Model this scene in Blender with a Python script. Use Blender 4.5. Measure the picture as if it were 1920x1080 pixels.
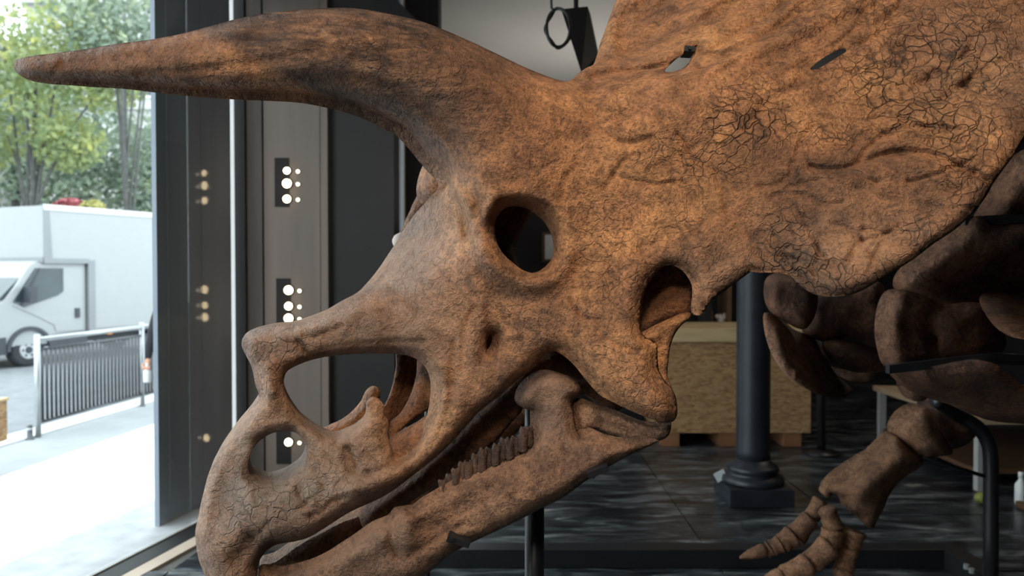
import bpy, bmesh, math, random
import numpy as np
from mathutils import Vector, Matrix, noise
from mathutils.geometry import delaunay_2d_cdt

random.seed(7); np.random.seed(7)
for o in list(bpy.data.objects): bpy.data.objects.remove(o, do_unlink=True)
scene = bpy.context.scene
COL = scene.collection

# ------------------------------------------------------------------ camera
FPX = 1493.3; PITCH = math.radians(1.23); CZ = 1.40
cam = bpy.data.cameras.new('camera'); camo = bpy.data.objects.new('camera', cam); COL.objects.link(camo)
cam.sensor_width = 36.0; cam.lens = FPX * 36.0 / 1920.0
camo.location = (0, 0, CZ); camo.rotation_euler = (math.pi/2 - PITCH, 0, 0)
cam.dof.use_dof = True; cam.dof.focus_distance = 1.55; cam.dof.aperture_fstop = 4.5
cam.clip_end = 300
scene.camera = camo
# ------------------------------------------------------------------ world, light, exposure
W = bpy.data.worlds.new('world'); scene.world = W; W.use_nodes = True
bg = W.node_tree.nodes['Background']; bg.inputs[0].default_value = (0.86, 0.94, 1.0, 1); bg.inputs[1].default_value = 4.6
scene.view_settings.view_transform = 'Standard'; scene.view_settings.look = 'None'
scene.view_settings.gamma = 1.0; scene.view_settings.use_curve_mapping = False
scene.view_settings.exposure = 0.0
cy = scene.cycles
cy.max_bounces = 4; cy.diffuse_bounces = 3; cy.glossy_bounces = 2; cy.transmission_bounces = 3; cy.transparent_max_bounces = 6; cy.caustics_reflective = False; cy.caustics_refractive = False

def area(name, loc, aim, size, power, col, spread=math.pi):
    l = bpy.data.lights.new(name, 'AREA'); l.shape = 'DISK'; l.size = size; l.energy = power; l.color = col; l.spread = spread
    o = bpy.data.objects.new(name, l); COL.objects.link(o); o.location = loc
    o.rotation_euler = (Vector(aim) - Vector(loc)).to_track_quat('-Z', 'Y').to_euler()
    return o
# ceiling spotlights of the showroom, above and behind the photographer; the upward one is added
area('ceiling_spot_key', (0.15, 0.15, 3.40), (0.15, 1.6, 1.4), 0.6, 15.5, (1.0, 0.86, 0.69), math.radians(110))
area('ceiling_spot_front', (-0.5, -1.6, 3.40), (-0.1, 1.6, 1.2), 0.8, 14.5, (1.0, 0.88, 0.74), math.radians(90))
area('added_ceiling_fill', (0.9, 7.6, 1.62), (0.9, 7.6, 3.5), 0.36, 30, (1.0, 0.94, 0.86))  # added fill aimed upward to brighten the ceiling, no such lamp known
area('ceiling_wash_back', (3.3, 5.6, 3.4), (1.6, 6.4, 0), 1.0, 16, (1.0, 0.86, 0.68))

# ------------------------------------------------------------------ projection helpers
CP, SP = math.cos(PITCH), math.sin(PITCH)
def unproj(px, py, d):
    dx = (np.asarray(px, float) - 960) / FPX; dy = (540 - np.asarray(py, float)) / FPX; d = np.asarray(d, float)
    return np.stack([dx*d, (CP + dy*SP)*d, CZ + (-SP + dy*CP)*d], -1)
def P(px, py, d): return Vector(unproj(px, py, d))
def onz(px, py, z):
    dy = (540 - py)/FPX
    d = (z - CZ) / (-SP + dy*CP)
    return P(px, py, d)
def ony(px, py, y):
    dy = (540 - py)/FPX
    return P(px, py, y/(CP + dy*SP))

# ------------------------------------------------------------------ materials
def nmat(name):
    m = bpy.data.materials.new(name); m.use_nodes = True
    nt = m.node_tree; b = nt.nodes['Principled BSDF']
    return m, nt, b
def N(nt, t, **k):
    n = nt.nodes.new(t)
    for a, v in k.items():
        if a.startswith('i_'):
            key = a[2:]; key = int(key) if key.isdigit() else key
            n.inputs[key].default_value = v
        else: setattr(n, a, v)
    return n
def ramp(nt, stops, fac=None):
    r = nt.nodes.new('ShaderNodeValToRGB'); e = r.color_ramp.elements
    while len(e) > len(stops): e.remove(e[-1])
    while len(e) < len(stops): e.new(0.5)
    for i, (p, c) in enumerate(stops):
        e[i].position = p; e[i].color = (c[0], c[1], c[2], 1) if len(c) == 3 else c
    if fac is not None: nt.links.new(fac, r.inputs[0])
    return r
def s2l(r, g, b):
    f = lambda v: ((v/255 + 0.055)/1.055)**2.4 if v/255 > 0.04045 else v/255/12.92
    return (f(r), f(g), f(b))
def mixc(nt, fac, a, b, blend='MIX'):
    m = nt.nodes.new('ShaderNodeMix'); m.data_type = 'RGBA'; m.blend_type = blend
    for sock, v in ((m.inputs['Factor'], fac), (m.inputs['A'], a), (m.inputs['B'], b)):
        if isinstance(v, (int, float)): sock.default_value = v
        elif isinstance(v, tuple): sock.default_value = (v[0], v[1], v[2], 1)
        else: nt.links.new(v, sock)
    return m.outputs['Result']
def math_(nt, op, a, b=None, clamp=False):
    m = nt.nodes.new('ShaderNodeMath'); m.operation = op; m.use_clamp = clamp
    for i, v in enumerate((a, b)):
        if v is None: continue
        if isinstance(v, (int, float)): m.inputs[i].default_value = v
        else: nt.links.new(v, m.inputs[i])
    return m.outputs[0]

def plain(name, col, rough=0.6, metal=0.0, var=0.15, scale=6.0, bump=0.0, stretch=(1,1,1), spec=0.5):
    m, nt, b = nmat(name)
    tc = N(nt, 'ShaderNodeTexCoord'); mp = N(nt, 'ShaderNodeMapping'); mp.inputs['Scale'].default_value = stretch
    nt.links.new(tc.outputs['Object'], mp.inputs[0])
    nz = N(nt, 'ShaderNodeTexNoise'); nz.inputs['Scale'].default_value = scale; nz.inputs['Detail'].default_value = 6
    nt.links.new(mp.outputs[0], nz.inputs['Vector'])
    lo = tuple(c*(1-var) for c in col); hi = tuple(min(1, c*(1+var)) for c in col)
    r = ramp(nt, [(0.3, lo), (0.7, hi)], nz.outputs['Fac'])
    nt.links.new(r.outputs[0], b.inputs['Base Color'])
    b.inputs['Roughness'].default_value = rough; b.inputs['Metallic'].default_value = metal
    b.inputs['Specular IOR Level'].default_value = spec
    if bump:
        bp = N(nt, 'ShaderNodeBump'); bp.inputs['Strength'].default_value = bump; bp.inputs['Distance'].default_value = 0.01
        nt.links.new(nz.outputs['Fac'], bp.inputs['Height']); nt.links.new(bp.outputs[0], b.inputs['Normal'])
    return m

def bone(name, base, dark, light, crack=1.0, horn=False, rough=0.62, dusty=None, gscale=1.0, bumpk=1.0):
    m, nt, b = nmat(name)
    L = nt.links.new
    tc = N(nt, 'ShaderNodeTexCoord'); mp = N(nt, 'ShaderNodeMapping')
    if horn:
        mp.inputs['Scale'].default_value = (0.33, 0.7, 1.0); mp.inputs['Rotation'].default_value = (0, 0.08, 0)
    L(tc.outputs['Object'], mp.inputs[0]); v = mp.outputs[0]
    def nz(scale, detail=8, rough_=0.6, vec=v, dist=0.0):
        n = N(nt, 'ShaderNodeTexNoise'); n.inputs['Scale'].default_value = scale*gscale; n.inputs['Detail'].default_value = detail
        n.inputs['Roughness'].default_value = rough_; n.inputs['Distortion'].default_value = dist
        L(vec, n.inputs['Vector']); return n
    n1 = nz(5.0, 5, 0.62, dist=0.4); n2 = nz(26.0, 5, 0.68, dist=0.6); n3 = nz(130.0, 4, 0.75); mk = nz(3.4, 2)
    c1 = ramp(nt, [(0.30, dark), (0.5, base), (0.72, light)], n1.outputs['Fac']).outputs[0]
    c2 = ramp(nt, [(0.34, (0.42, 0.40, 0.40)), (0.5, (0.95, 0.95, 0.95)), (0.68, (1.4, 1.36, 1.28))], n2.outputs['Fac']).outputs[0]
    if dusty:
        mh = N(nt, 'ShaderNodeMapping'); mh.inputs['Scale'].default_value = (0.22, 0.6, 1.0); L(tc.outputs['Object'], mh.inputs[0])
        nh = nz(15.0, 6, 0.7, mh.outputs[0], 1.0); nh2 = nz(48.0, 4, 0.7, mh.outputs[0], 1.5)
        ch = ramp(nt, [(0.32, s2l(48, 36, 29)), (0.46, s2l(98, 73, 57)), (0.58, s2l(126, 93, 70)), (0.72, s2l(186, 146, 112))], nh.outputs['Fac']).outputs[0]
        ch = mixc(nt, 0.8, ch, ramp(nt, [(0.35, (0.42, 0.40, 0.39)), (0.6, (1.3, 1.26, 1.22))], nh2.outputs['Fac']).outputs[0], 'MULTIPLY')
        ah = N(nt, 'ShaderNodeAttribute', attribute_name='hornness')
        c1 = mixc(nt, ah.outputs['Fac'], c1, ch)
    col = mixc(nt, 0.85, c1, c2, 'MULTIPLY')
    c3 = ramp(nt, [(0.36, (0.40, 0.38, 0.37)), (0.50, (1.0, 1.0, 1.0)), (0.66, (1.45, 1.42, 1.36))], n3.outputs['Fac']).outputs[0]
    col = mixc(nt, 0.75, col, c3, 'MULTIPLY')
    nr = N(nt, 'ShaderNodeTexNoise'); nr.noise_type = 'RIDGED_MULTIFRACTAL'; nr.normalize = True
    nr.inputs['Scale'].default_value = 22*gscale; nr.inputs['Detail'].default_value = 5; nr.inputs['Roughness'].default_value = 0.6; nr.inputs['Lacunarity'].default_value = 2.2; nr.inputs['Distortion'].default_value = 0.5
    mr_ = N(nt, 'ShaderNodeMapping'); mr_.inputs['Rotation'].default_value = (0, 0.6, 0); mr_.inputs['Scale'].default_value = (0.42, 0.9, 1.25)
    L(tc.outputs['Object'], mr_.inputs[0]); L(mr_.outputs[0], nr.inputs['Vector'])
    cr_ = ramp(nt, [(0.10, (1.12, 1.1, 1.08)), (0.42, (1.0, 1.0, 1.0)), (0.78, (0.42, 0.39, 0.37))], nr.outputs['Fac']).outputs[0]
    col = mixc(nt, 0.8, col, cr_, 'MULTIPLY')
    # warped coordinates for the crack network
    wn = nz(9.0, 3, 0.6)
    sub = N(nt, 'ShaderNodeVectorMath', operation='SUBTRACT'); L(wn.outputs['Color'], sub.inputs[0]); sub.inputs[1].default_value = (0.5, 0.5, 0.5)
    scl = N(nt, 'ShaderNodeVectorMath', operation='SCALE'); L(sub.outputs[0], scl.inputs[0]); scl.inputs['Scale'].default_value = 0.12
    add = N(nt, 'ShaderNodeVectorMath', operation='ADD'); L(v, add.inputs[0]); L(scl.outputs[0], add.inputs[1])
    def cracks(scale, w, mlo, mhi, mscale):
        vo = N(nt, 'ShaderNodeTexVoronoi', feature='DISTANCE_TO_EDGE'); vo.inputs['Scale'].default_value = scale*gscale
        L(add.outputs[0], vo.inputs['Vector'])
        ln = ramp(nt, [(0.0, (1, 1, 1)), (w, (0, 0, 0))], vo.outputs['Distance']).outputs[0]
        mr = ramp(nt, [(mlo, (0, 0, 0)), (mhi, (1, 1, 1))], mk.outputs['Fac']).outputs[0]
        return math_(nt, 'MULTIPLY', ln, mr)
    k1 = cracks(10, 0.030, 0.38, 0.52, 3.0)
    k2 = cracks(36, 0.065, 0.42, 0.58, 4.0) if dusty else None
    k = math_(nt, 'MAXIMUM', k1, k2) if dusty else k1
    k = math_(nt, 'MULTIPLY', k, crack, True)
    if dusty:
        ck = N(nt, 'ShaderNodeAttribute', attribute_name='crackiness'); k = math_(nt, 'MULTIPLY', k, ck.outputs['Fac'], True)
        k2 = math_(nt, 'MULTIPLY', k2, ck.outputs['Fac'], True)
    col = mixc(nt, math_(nt, 'MULTIPLY', k, 0.92), col, (0.018, 0.012, 0.008))
    if horn:
        vv = N(nt, 'ShaderNodeTexVoronoi', feature='DISTANCE_TO_EDGE'); vv.inputs['Scale'].default_value = 17
        L(add.outputs[0], vv.inputs['Vector'])
        vl = ramp(nt, [(0.0, (1, 1, 1)), (0.045, (0, 0, 0))], vv.outputs['Distance']).outputs[0]
        mk = ramp(nt, [(0.5, (0, 0, 0)), (0.62, (1, 1, 1))], nz(7, 4).outputs['Fac']).outputs[0]
        col = mixc(nt, math_(nt, 'MULTIPLY', math_(nt, 'MULTIPLY', vl, mk), 0.55), col, light)
    if dusty:
        at = N(nt, 'ShaderNodeAttribute', attribute_name='dust')
        dn = ramp(nt, [(0.35, (0.35,)*3), (0.65, (1, 1, 1))], n2.outputs['Fac']).outputs[0]
        col = mixc(nt, math_(nt, 'MULTIPLY', at.outputs['Fac'], dn), col, dusty)
        at2 = N(nt, 'ShaderNodeAttribute', attribute_name='stain')
        col = mixc(nt, math_(nt, 'MULTIPLY', math_(nt, 'MULTIPLY', at2.outputs['Fac'], dn), 0.9), col, s2l(64, 43, 32))
    L(col, b.inputs['Base Color'])
    b.inputs['Roughness'].default_value = rough; b.inputs['Specular IOR Level'].default_value = 0.42
    h = math_(nt, 'ADD', math_(nt, 'MULTIPLY', n2.outputs['Fac'], 0.9), math_(nt, 'MULTIPLY', n3.outputs['Fac'], 0.70))
    h = math_(nt, 'SUBTRACT', h, math_(nt, 'MULTIPLY', nr.outputs['Fac'], 0.60))
    if dusty: h = math_(nt, 'SUBTRACT', h, math_(nt, 'MULTIPLY', k2, 0.5))
    bp = N(nt, 'ShaderNodeBump'); bp.inputs['Strength'].default_value = 1.0*bumpk; bp.inputs['Distance'].default_value = 0.013
    L(h, bp.inputs['Height']); L(bp.outputs[0], b.inputs['Normal'])
    return m

M = {}
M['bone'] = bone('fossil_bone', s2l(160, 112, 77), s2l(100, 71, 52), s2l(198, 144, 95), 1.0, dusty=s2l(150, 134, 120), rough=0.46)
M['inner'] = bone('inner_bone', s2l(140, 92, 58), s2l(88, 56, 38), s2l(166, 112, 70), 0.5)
M['jaw'] = bone('jaw_bone', s2l(132, 97, 74), s2l(86, 64, 50), s2l(164, 126, 96), 0.6, dusty=s2l(150, 124, 106), rough=0.5)
M['tooth'] = bone('tooth_enamel', s2l(80, 58, 45), s2l(44, 33, 28), s2l(116, 88, 68), 0.6, rough=0.35)
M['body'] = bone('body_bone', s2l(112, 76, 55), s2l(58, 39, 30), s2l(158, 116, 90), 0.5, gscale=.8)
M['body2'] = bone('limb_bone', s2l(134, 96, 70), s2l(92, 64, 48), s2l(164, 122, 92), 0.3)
M['steel'] = plain('black_steel', (0.012, 0.013, 0.015), 0.38, 0.0, 0.2, 8)
M['strap'] = plain('grey_steel', (0.075, 0.08, 0.086), 0.35, 0.6, 0.2, 8)
M['iron'] = plain('cast_iron_paint', (0.018, 0.022, 0.028), 0.42, 0.0, 0.25, 10, 0.1)
M['panel'] = plain('bronze_panel', (0.235, 0.195, 0.165), 0.42, 0.2, 0.10, 2.0, 0.0, (6, 6, 0.4))
M['darkpanel'] = plain('black_panel', (0.013, 0.012, 0.012), 0.5, 0, 0.2, 3)
M['jamb'] = plain('brown_frame', (0.12, 0.105, 0.09), 0.45, 0.3, 0.15, 3, 0, (5, 5, .5))
M['slate'] = plain('slate_glass', (0.26, 0.295, 0.345), 0.07, 0.0, 0.08, 1.5, 0, (4, 4, .4), 0.16)
M['white_trim'] = plain('pale_aluminium', (0.62, 0.62, 0.60), 0.4, 0.0, 0.05)
M['ceiling'] = plain('ceiling_paint', (0.46, 0.455, 0.44), 0.9, 0, 0.05, 1.5)
M['backwall'] = plain('dark_wall', (0.020, 0.019, 0.020), 0.8, 0, 0.3, 1.5)
M['sidewall'] = plain('grey_wall', (0.16, 0.15, 0.14), 0.85, 0, 0.1, 1.5)

def marble():
    m, nt, b = nmat('black_marble'); L = nt.links.new
    tc = N(nt, 'ShaderNodeTexCoord'); mp = N(nt, 'ShaderNodeMapping'); mp.inputs['Scale'].default_value = (1.0, 3.6, 1.0)
    L(tc.outputs['Object'], mp.inputs[0])
    n = N(nt, 'ShaderNodeTexNoise'); n.inputs['Scale'].default_value = 2.6; n.inputs['Detail'].default_value = 10; n.inputs['Roughness'].default_value = 0.68; n.inputs['Distortion'].default_value = 0.7
    L(mp.outputs[0], n.inputs['Vector'])
    n2 = N(nt, 'ShaderNodeTexNoise'); n2.inputs['Scale'].default_value = 9; n2.inputs['Detail'].default_value = 6; L(mp.outputs[0], n2.inputs['Vector'])
    r = ramp(nt, [(0.40, (0.012, 0.014, 0.017)), (0.52, (0.05, 0.06, 0.07)), (0.60, (0.17, 0.19, 0.195)), (0.70, (0.42, 0.42, 0.40))], n.outputs['Fac'])
    r2 = ramp(nt, [(0.35, (0.45,)*3), (0.65, (1.2,)*3)], n2.outputs['Fac'])
    L(mixc(nt, 1.0, r.outputs[0], r2.outputs[0], 'MULTIPLY'), b.inputs['Base Color'])
    b.inputs['Roughness'].default_value = 0.30
    bp = N(nt, 'ShaderNodeBump'); bp.inputs['Strength'].default_value = 0.25; bp.inputs['Distance'].default_value = 0.004
    L(n2.outputs['Fac'], bp.inputs['Height']); L(bp.outputs[0], b.inputs['Normal'])
    return m
M['marble'] = marble()
M['grout'] = plain('pale_joint', (0.10, 0.095, 0.085), 0.8)
def osb():
    m, nt, b = nmat('chipboard'); L = nt.links.new
    tc = N(nt, 'ShaderNodeTexCoord'); mp = N(nt, 'ShaderNodeMapping'); mp.inputs['Scale'].default_value = (16, 16, 40); mp.inputs['Rotation'].default_value = (0, 0.3, 0)
    L(tc.outputs['Object'], mp.inputs[0])
    v = N(nt, 'ShaderNodeTexVoronoi'); v.inputs['Scale'].default_value = 1.6; L(mp.outputs[0], v.inputs['Vector'])
    n = N(nt, 'ShaderNodeTexNoise'); n.inputs['Scale'].default_value = 2.0; n.inputs['Detail'].default_value = 6; L(mp.outputs[0], n.inputs['Vector'])
    sp = N(nt, 'ShaderNodeSeparateColor'); L(v.outputs['Color'], sp.inputs[0])
    mx = math_(nt, 'ADD', math_(nt, 'MULTIPLY', sp.outputs[0], 0.5), math_(nt, 'MULTIPLY', n.outputs['Fac'], 0.5))
    r = ramp(nt, [(0.14, s2l(120, 86, 56)), (0.45, s2l(160, 124, 84)), (0.8, s2l(182, 148, 104))], mx)
    L(r.outputs[0], b.inputs['Base Color']); b.inputs['Roughness'].default_value = 0.75
    return m
M['osb'] = osb()
M['pine'] = plain('pine_wood', s2l(196, 172, 130), 0.7, 0, 0.15, 5, 0, (1, 1, 8))
M['pallet'] = plain('pallet_wood', s2l(130, 88, 56), 0.8, 0, 0.25, 5)
M['asphalt'] = plain('asphalt', (0.17, 0.18, 0.19), 0.9, 0, 0.15, 4)
M['pavement'] = plain('pale_pavement', (0.62, 0.63, 0.63), 0.85, 0, 0.06, 2)
M['pavement_band'] = plain('grey_pavement', (0.28, 0.295, 0.30), 0.85, 0, 0.10, 2)
M['kerb'] = plain('white_kerb', (0.62, 0.63, 0.63), 0.8, 0, 0.05, 3)
M['sill'] = plain('stone_sill', (0.40, 0.41, 0.42), 0.6, 0, 0.18, 6)
M['ledge'] = plain('wood_ledge', s2l(196, 178, 160), 0.6, 0, 0.10, 4)
M['van'] = plain('van_white', (0.31, 0.325, 0.325), 0.35, 0, 0.02)
M['vanframe'] = plain('van_grey_trim', (0.20, 0.21, 0.22), 0.4, 0, 0.04)
M['vanblack'] = plain('van_dark_plastic', (0.035, 0.04, 0.05), 0.5, 0, 0.1)
M['vanglass'] = plain('van_window_glass', (0.03, 0.045, 0.05), 0.06, 0, 0.3, 2)
M['tyre'] = plain('tyre_rubber', (0.03, 0.033, 0.038), 0.8)
M['rim'] = plain('wheel_rim', (0.40, 0.41, 0.42), 0.4, 0.5)
M['amber'] = plain('amber_marker', (0.6, 0.20, 0.05), 0.4)
M['galv'] = plain('galvanised_steel', (0.42, 0.44, 0.45), 0.35, 0.5, 0.1)
M['bark'] = plain('tree_bark', (0.075, 0.075, 0.07), 0.9, 0, 0.3, 8)
M['facade'] = plain('pale_stone', (0.42, 0.42, 0.40), 0.85, 0, 0.1, 1)
M['glassdark'] = plain('dark_window', (0.05, 0.06, 0.07), 0.1, 0, 0.2, 2)
M['skin'] = plain('skin', s2l(200, 146, 120), 0.5, 0, 0.05)
M['cloth_dark'] = plain('dark_cloth', (0.016, 0.018, 0.024), 0.9, 0, 0.2, 20)
M['cloth_blue'] = plain('denim', (0.05, 0.06, 0.09), 0.9, 0, 0.2, 20)
M['hair'] = plain('dark_hair', (0.02, 0.014, 0.01), 0.6, 0, 0.2, 40)
M['bottle'] = plain('white_plastic', (0.72, 0.74, 0.74), 0.3, 0, 0.03)
M['red'] = plain('red_cloth', (0.36, 0.10, 0.11), 0.8, 0, 0.15, 6)
M['yellow'] = plain('yellow_cloth', (0.36, 0.34, 0.12), 0.8, 0, 0.15, 6)
M['paper'] = plain('pinkish_paper', s2l(200, 182, 172), 0.8, 0, 0.1, 12)
M['green_ball'] = plain('yellow_green_plastic', (0.22, 0.24, 0.05), 0.5, 0, 0.1)
M['beige'] = plain('beige_laminate', s2l(176, 150, 122), 0.5, 0, 0.05)
M['tablecloth'] = plain('pale_metal', (0.45, 0.44, 0.42), 0.5, 0, 0.05)
M['brownpanel'] = plain('brown_board', s2l(96, 68, 46), 0.7, 0, 0.1)
M['black'] = plain('matt_black', (0.008, 0.008, 0.009), 0.6, 0, 0.2)
def leafmat(name, stops):
    m, nt, b = nmat(name); tc = N(nt, 'ShaderNodeTexCoord')
    n = N(nt, 'ShaderNodeTexNoise'); n.inputs['Scale'].default_value = 1.1; n.inputs['Detail'].default_value = 8; n.inputs['Roughness'].default_value = 0.75
    nt.links.new(tc.outputs['Object'], n.inputs['Vector'])
    r = ramp(nt, stops, n.outputs['Fac']); nt.links.new(r.outputs[0], b.inputs['Base Color'])
    b.inputs['Roughness'].default_value = 0.5
    tr = N(nt, 'ShaderNodeBsdfTranslucent'); nt.links.new(r.outputs[0], tr.inputs[0])
    mx = N(nt, 'ShaderNodeMixShader'); mx.inputs[0].default_value = 0.4
    nt.links.new(b.outputs[0], mx.inputs[1]); nt.links.new(tr.outputs[0], mx.inputs[2])
    nt.links.new(mx.outputs[0], nt.nodes['Material Output'].inputs[0])
    return m
M['leaf_yellow'] = leafmat('yellowing_leaves', [(0.34, (0.13, 0.19, 0.10)), (0.5, (0.30, 0.36, 0.17)), (0.66, (0.60, 0.58, 0.16))])
M['leaf_green'] = leafmat('grey_green_leaves', [(0.34, (0.10, 0.15, 0.115)), (0.52, (0.25, 0.31, 0.23)), (0.70, (0.45, 0.49, 0.28))])
def emis(name, col, s):
    m, nt, b = nmat(name); b.inputs['Emission Color'].default_value = (*col, 1); b.inputs['Emission Strength'].default_value = s
    b.inputs['Base Color'].default_value = (*col, 1); return m
M['lamp'] = emis('warm_lamp', (1.0, 0.76, 0.45), 16.0)
M['lamp2'] = emis('warm_lamp_small', (1.0, 0.86, 0.62), 5.0)
M['lamp2'].cycles.emission_sampling = 'NONE'
def glass():
    m, nt, b = nmat('window_glass'); nt.nodes.remove(b)
    t = N(nt, 'ShaderNodeBsdfTransparent'); t.inputs[0].default_value = (0.96, 0.985, 0.98, 1)
    g = N(nt, 'ShaderNodeBsdfGlossy'); g.inputs['Roughness'].default_value = 0.01
    lw = N(nt, 'ShaderNodeLayerWeight'); lw.inputs['Blend'].default_value = 0.5
    f = math_(nt, 'ADD', math_(nt, 'MULTIPLY', math_(nt, 'POWER', lw.outputs['Facing'], 5.0), 0.5), 0.03)
    mx = N(nt, 'ShaderNodeMixShader'); nt.links.new(f, mx.inputs[0]); nt.links.new(t.outputs[0], mx.inputs[1]); nt.links.new(g.outputs[0], mx.inputs[2])
    nt.links.new(mx.outputs[0], nt.nodes['Material Output'].inputs[0]); return m
M['glass'] = glass()

# ------------------------------------------------------------------ object helpers
def tag(o, label=None, cat=None, group=None, kind=None):
    if label: o['label'] = label
    if cat: o['category'] = cat
    if group: o['group'] = group
    if kind: o['kind'] = kind
    return o
def setparent(o, p):
    if p is not None:
        o.parent = p; o.matrix_parent_inverse = Matrix.Translation(-Vector(world_loc(p)))
def world_loc(p):
    v = Vector(p.location); 
    return v if p.parent is None else v
def thing(name, label, cat, loc=(0, 0, 0), group=None):
    o = bpy.data.objects.new(name, None); COL.objects.link(o); o.location = loc; o.empty_display_size = 0.1
    return tag(o, label, cat, group)
def link(name, me, mat, parent=None, smooth=False):
    o = bpy.data.objects.new(name, me); COL.objects.link(o)
    if mat is not None: me.materials.clear(); me.materials.append(M[mat] if isinstance(mat, str) else mat)
    if smooth: me.polygons.foreach_set('use_smooth', [True]*len(me.polygons))
    setparent(o, parent)
    return o
def obj(name, bm, mat, parent=None, smooth=False):
    bmesh.ops.recalc_face_normals(bm, faces=bm.faces[:])
    me = bpy.data.meshes.new(name); bm.to_mesh(me); bm.free()
    return link(name, me, mat, parent, smooth)
def bm_(): return bmesh.new()
def add_box(bm, lo, hi, rot=None, about=None, bevel=0.0):
    g = bmesh.ops.create_cube(bm, size=1)['verts']
    c = [(a+b)/2 for a, b in zip(lo, hi)]; s = [abs(b-a) for a, b in zip(lo, hi)]
    for v in g: v.co = Vector((v.co.x*s[0]+c[0], v.co.y*s[1]+c[1], v.co.z*s[2]+c[2]))
    if bevel:
        ed = list({e for v in g for e in v.link_edges})
        r = bmesh.ops.bevel(bm, geom=ed, offset=bevel, segments=2, affect='EDGES', profile=0.7); g = r['verts']
    if rot is not None:
        bmesh.ops.rotate(bm, verts=g, cent=about or c, matrix=rot)
    return bm
def box(name, lo, hi, mat, parent=None, rot=None, about=None, bevel=0.0):
    return obj(name, add_box(bm_(), lo, hi, rot, about, bevel), mat, parent)
def prism(bm, pts, vec):
    """closed polygon pts (3-D) pushed along vec"""
    a = [bm.verts.new(p) for p in pts]; b = [bm.verts.new(Vector(p)+Vector(vec)) for p in pts]
    bm.faces.new(a); bm.faces.new(b[::-1]); n = len(a)
    for i in range(n): bm.faces.new((a[i], a[(i+1) % n], b[(i+1) % n], b[i]))
    return bm
def tube(bm, path, rad, seg=16, cap=True):
    path = [Vector(p) for p in path]; n = len(path)
    if not hasattr(rad, '__len__'): rad = [rad]*n
    up = Vector((0.123, 0.31, 0.94)).normalized(); rings = []
    for i in range(n):
        t = (path[min(i+1, n-1)] - path[max(i-1, 0)]).normalized()
        if i == 0:
            u = t.cross(up); u = u.normalized() if u.length > 1e-3 else t.orthogonal().normalized()
        else: u = (u - t*u.dot(t)).normalized()
        w = t.cross(u)
        rings.append([bm.verts.new(path[i] + (u*math.cos(a) + w*math.sin(a))*rad[i]) for a in [2*math.pi*k/seg for k in range(seg)]])
    for i in range(n-1):
        for k in range(seg): bm.faces.new((rings[i][k], rings[i][(k+1) % seg], rings[i+1][(k+1) % seg], rings[i+1][k]))
    if cap: bm.faces.new(rings[0][::-1]); bm.faces.new(rings[-1])
    return bm
def lathe(bm, prof, c=(0, 0, 0), seg=32):
    return tube_profile(bm, prof, c, seg)
def tube_profile(bm, prof, c, seg):
    rings = []
    for r, z in prof: rings.append([bm.verts.new((c[0]+r*math.cos(2*math.pi*k/seg), c[1]+r*math.sin(2*math.pi*k/seg), c[2]+z)) for k in range(seg)])
    for i in range(len(rings)-1):
        for k in range(seg): bm.faces.new((rings[i][k], rings[i][(k+1) % seg], rings[i+1][(k+1) % seg], rings[i+1][k]))
    bm.faces.new(rings[0][::-1]); bm.faces.new(rings[-1]); return bm
def smoothpath(pts, k=6):
    pts = [Vector(p) for p in pts]; out = []
    for i in range(len(pts)-1):
        p0 = pts[max(i-1, 0)]; p1 = pts[i]; p2 = pts[i+1]; p3 = pts[min(i+2, len(pts)-1)]
        for j in range(k):
            t = j/k
            out.append(0.5*((2*p1) + (p2-p0)*t + (2*p0-5*p1+4*p2-p3)*t*t + (3*p1-p0-3*p2+p3)*t**3))
    out.append(pts[-1]); return out

# ------------------------------------------------------------------ bone sculpting: a traced outline becomes a thick rounded solid
YAW = math.radians(16)
RDIR = np.array([-math.sin(YAW), math.cos(YAW), 0.0])      # the skull's own left-to-right direction

def catmull(pts, step, closed=True):
    pts = np.array(pts, float); n = len(pts); out = []
    for i in range(n if closed else n-1):
        if closed: p0, p1, p2, p3 = pts[(i-1) % n], pts[i], pts[(i+1) % n], pts[(i+2) % n]
        else: p0, p1, p2, p3 = pts[max(i-1, 0)], pts[i], pts[i+1], pts[min(i+2, n-1)]
        L = np.linalg.norm(p2-p1)
        if L < 1e-6: continue
        # centripetal parameterisation avoids loops at uneven spacing
        d0 = max(np.linalg.norm(p1-p0), 1e-6)**.5; d1 = L**.5; d2 = max(np.linalg.norm(p3-p2), 1e-6)**.5
        m1 = (p1-p0)/d0 - (p2-p0)/(d0+d1) + (p2-p1)/d1; m2 = (p2-p1)/d1 - (p3-p1)/(d1+d2) + (p3-p2)/d2
        m1 *= d1; m2 *= d1
        k = max(1, int(round(L/step)))
        for j in range(k):
            t = j/k
            out.append((2*t**3-3*t*t+1)*p1 + (t**3-2*t*t+t)*m1 + (-2*t**3+3*t*t)*p2 + (t**3-t*t)*m2)
    if not closed: out.append(pts[-1])
    return np.array(out)
def inpoly(pts, poly):
    x, y = pts[:, 0], pts[:, 1]; ins = np.zeros(len(pts), bool); n = len(poly)
    for i in range(n):
        x1, y1 = poly[i]; x2, y2 = poly[(i+1) % n]
        if y1 == y2: continue
        c = (y1 > y) != (y2 > y)
        ins ^= c & (x < (x2-x1)*(y-y1)/(y2-y1) + x1)
    return ins
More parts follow.
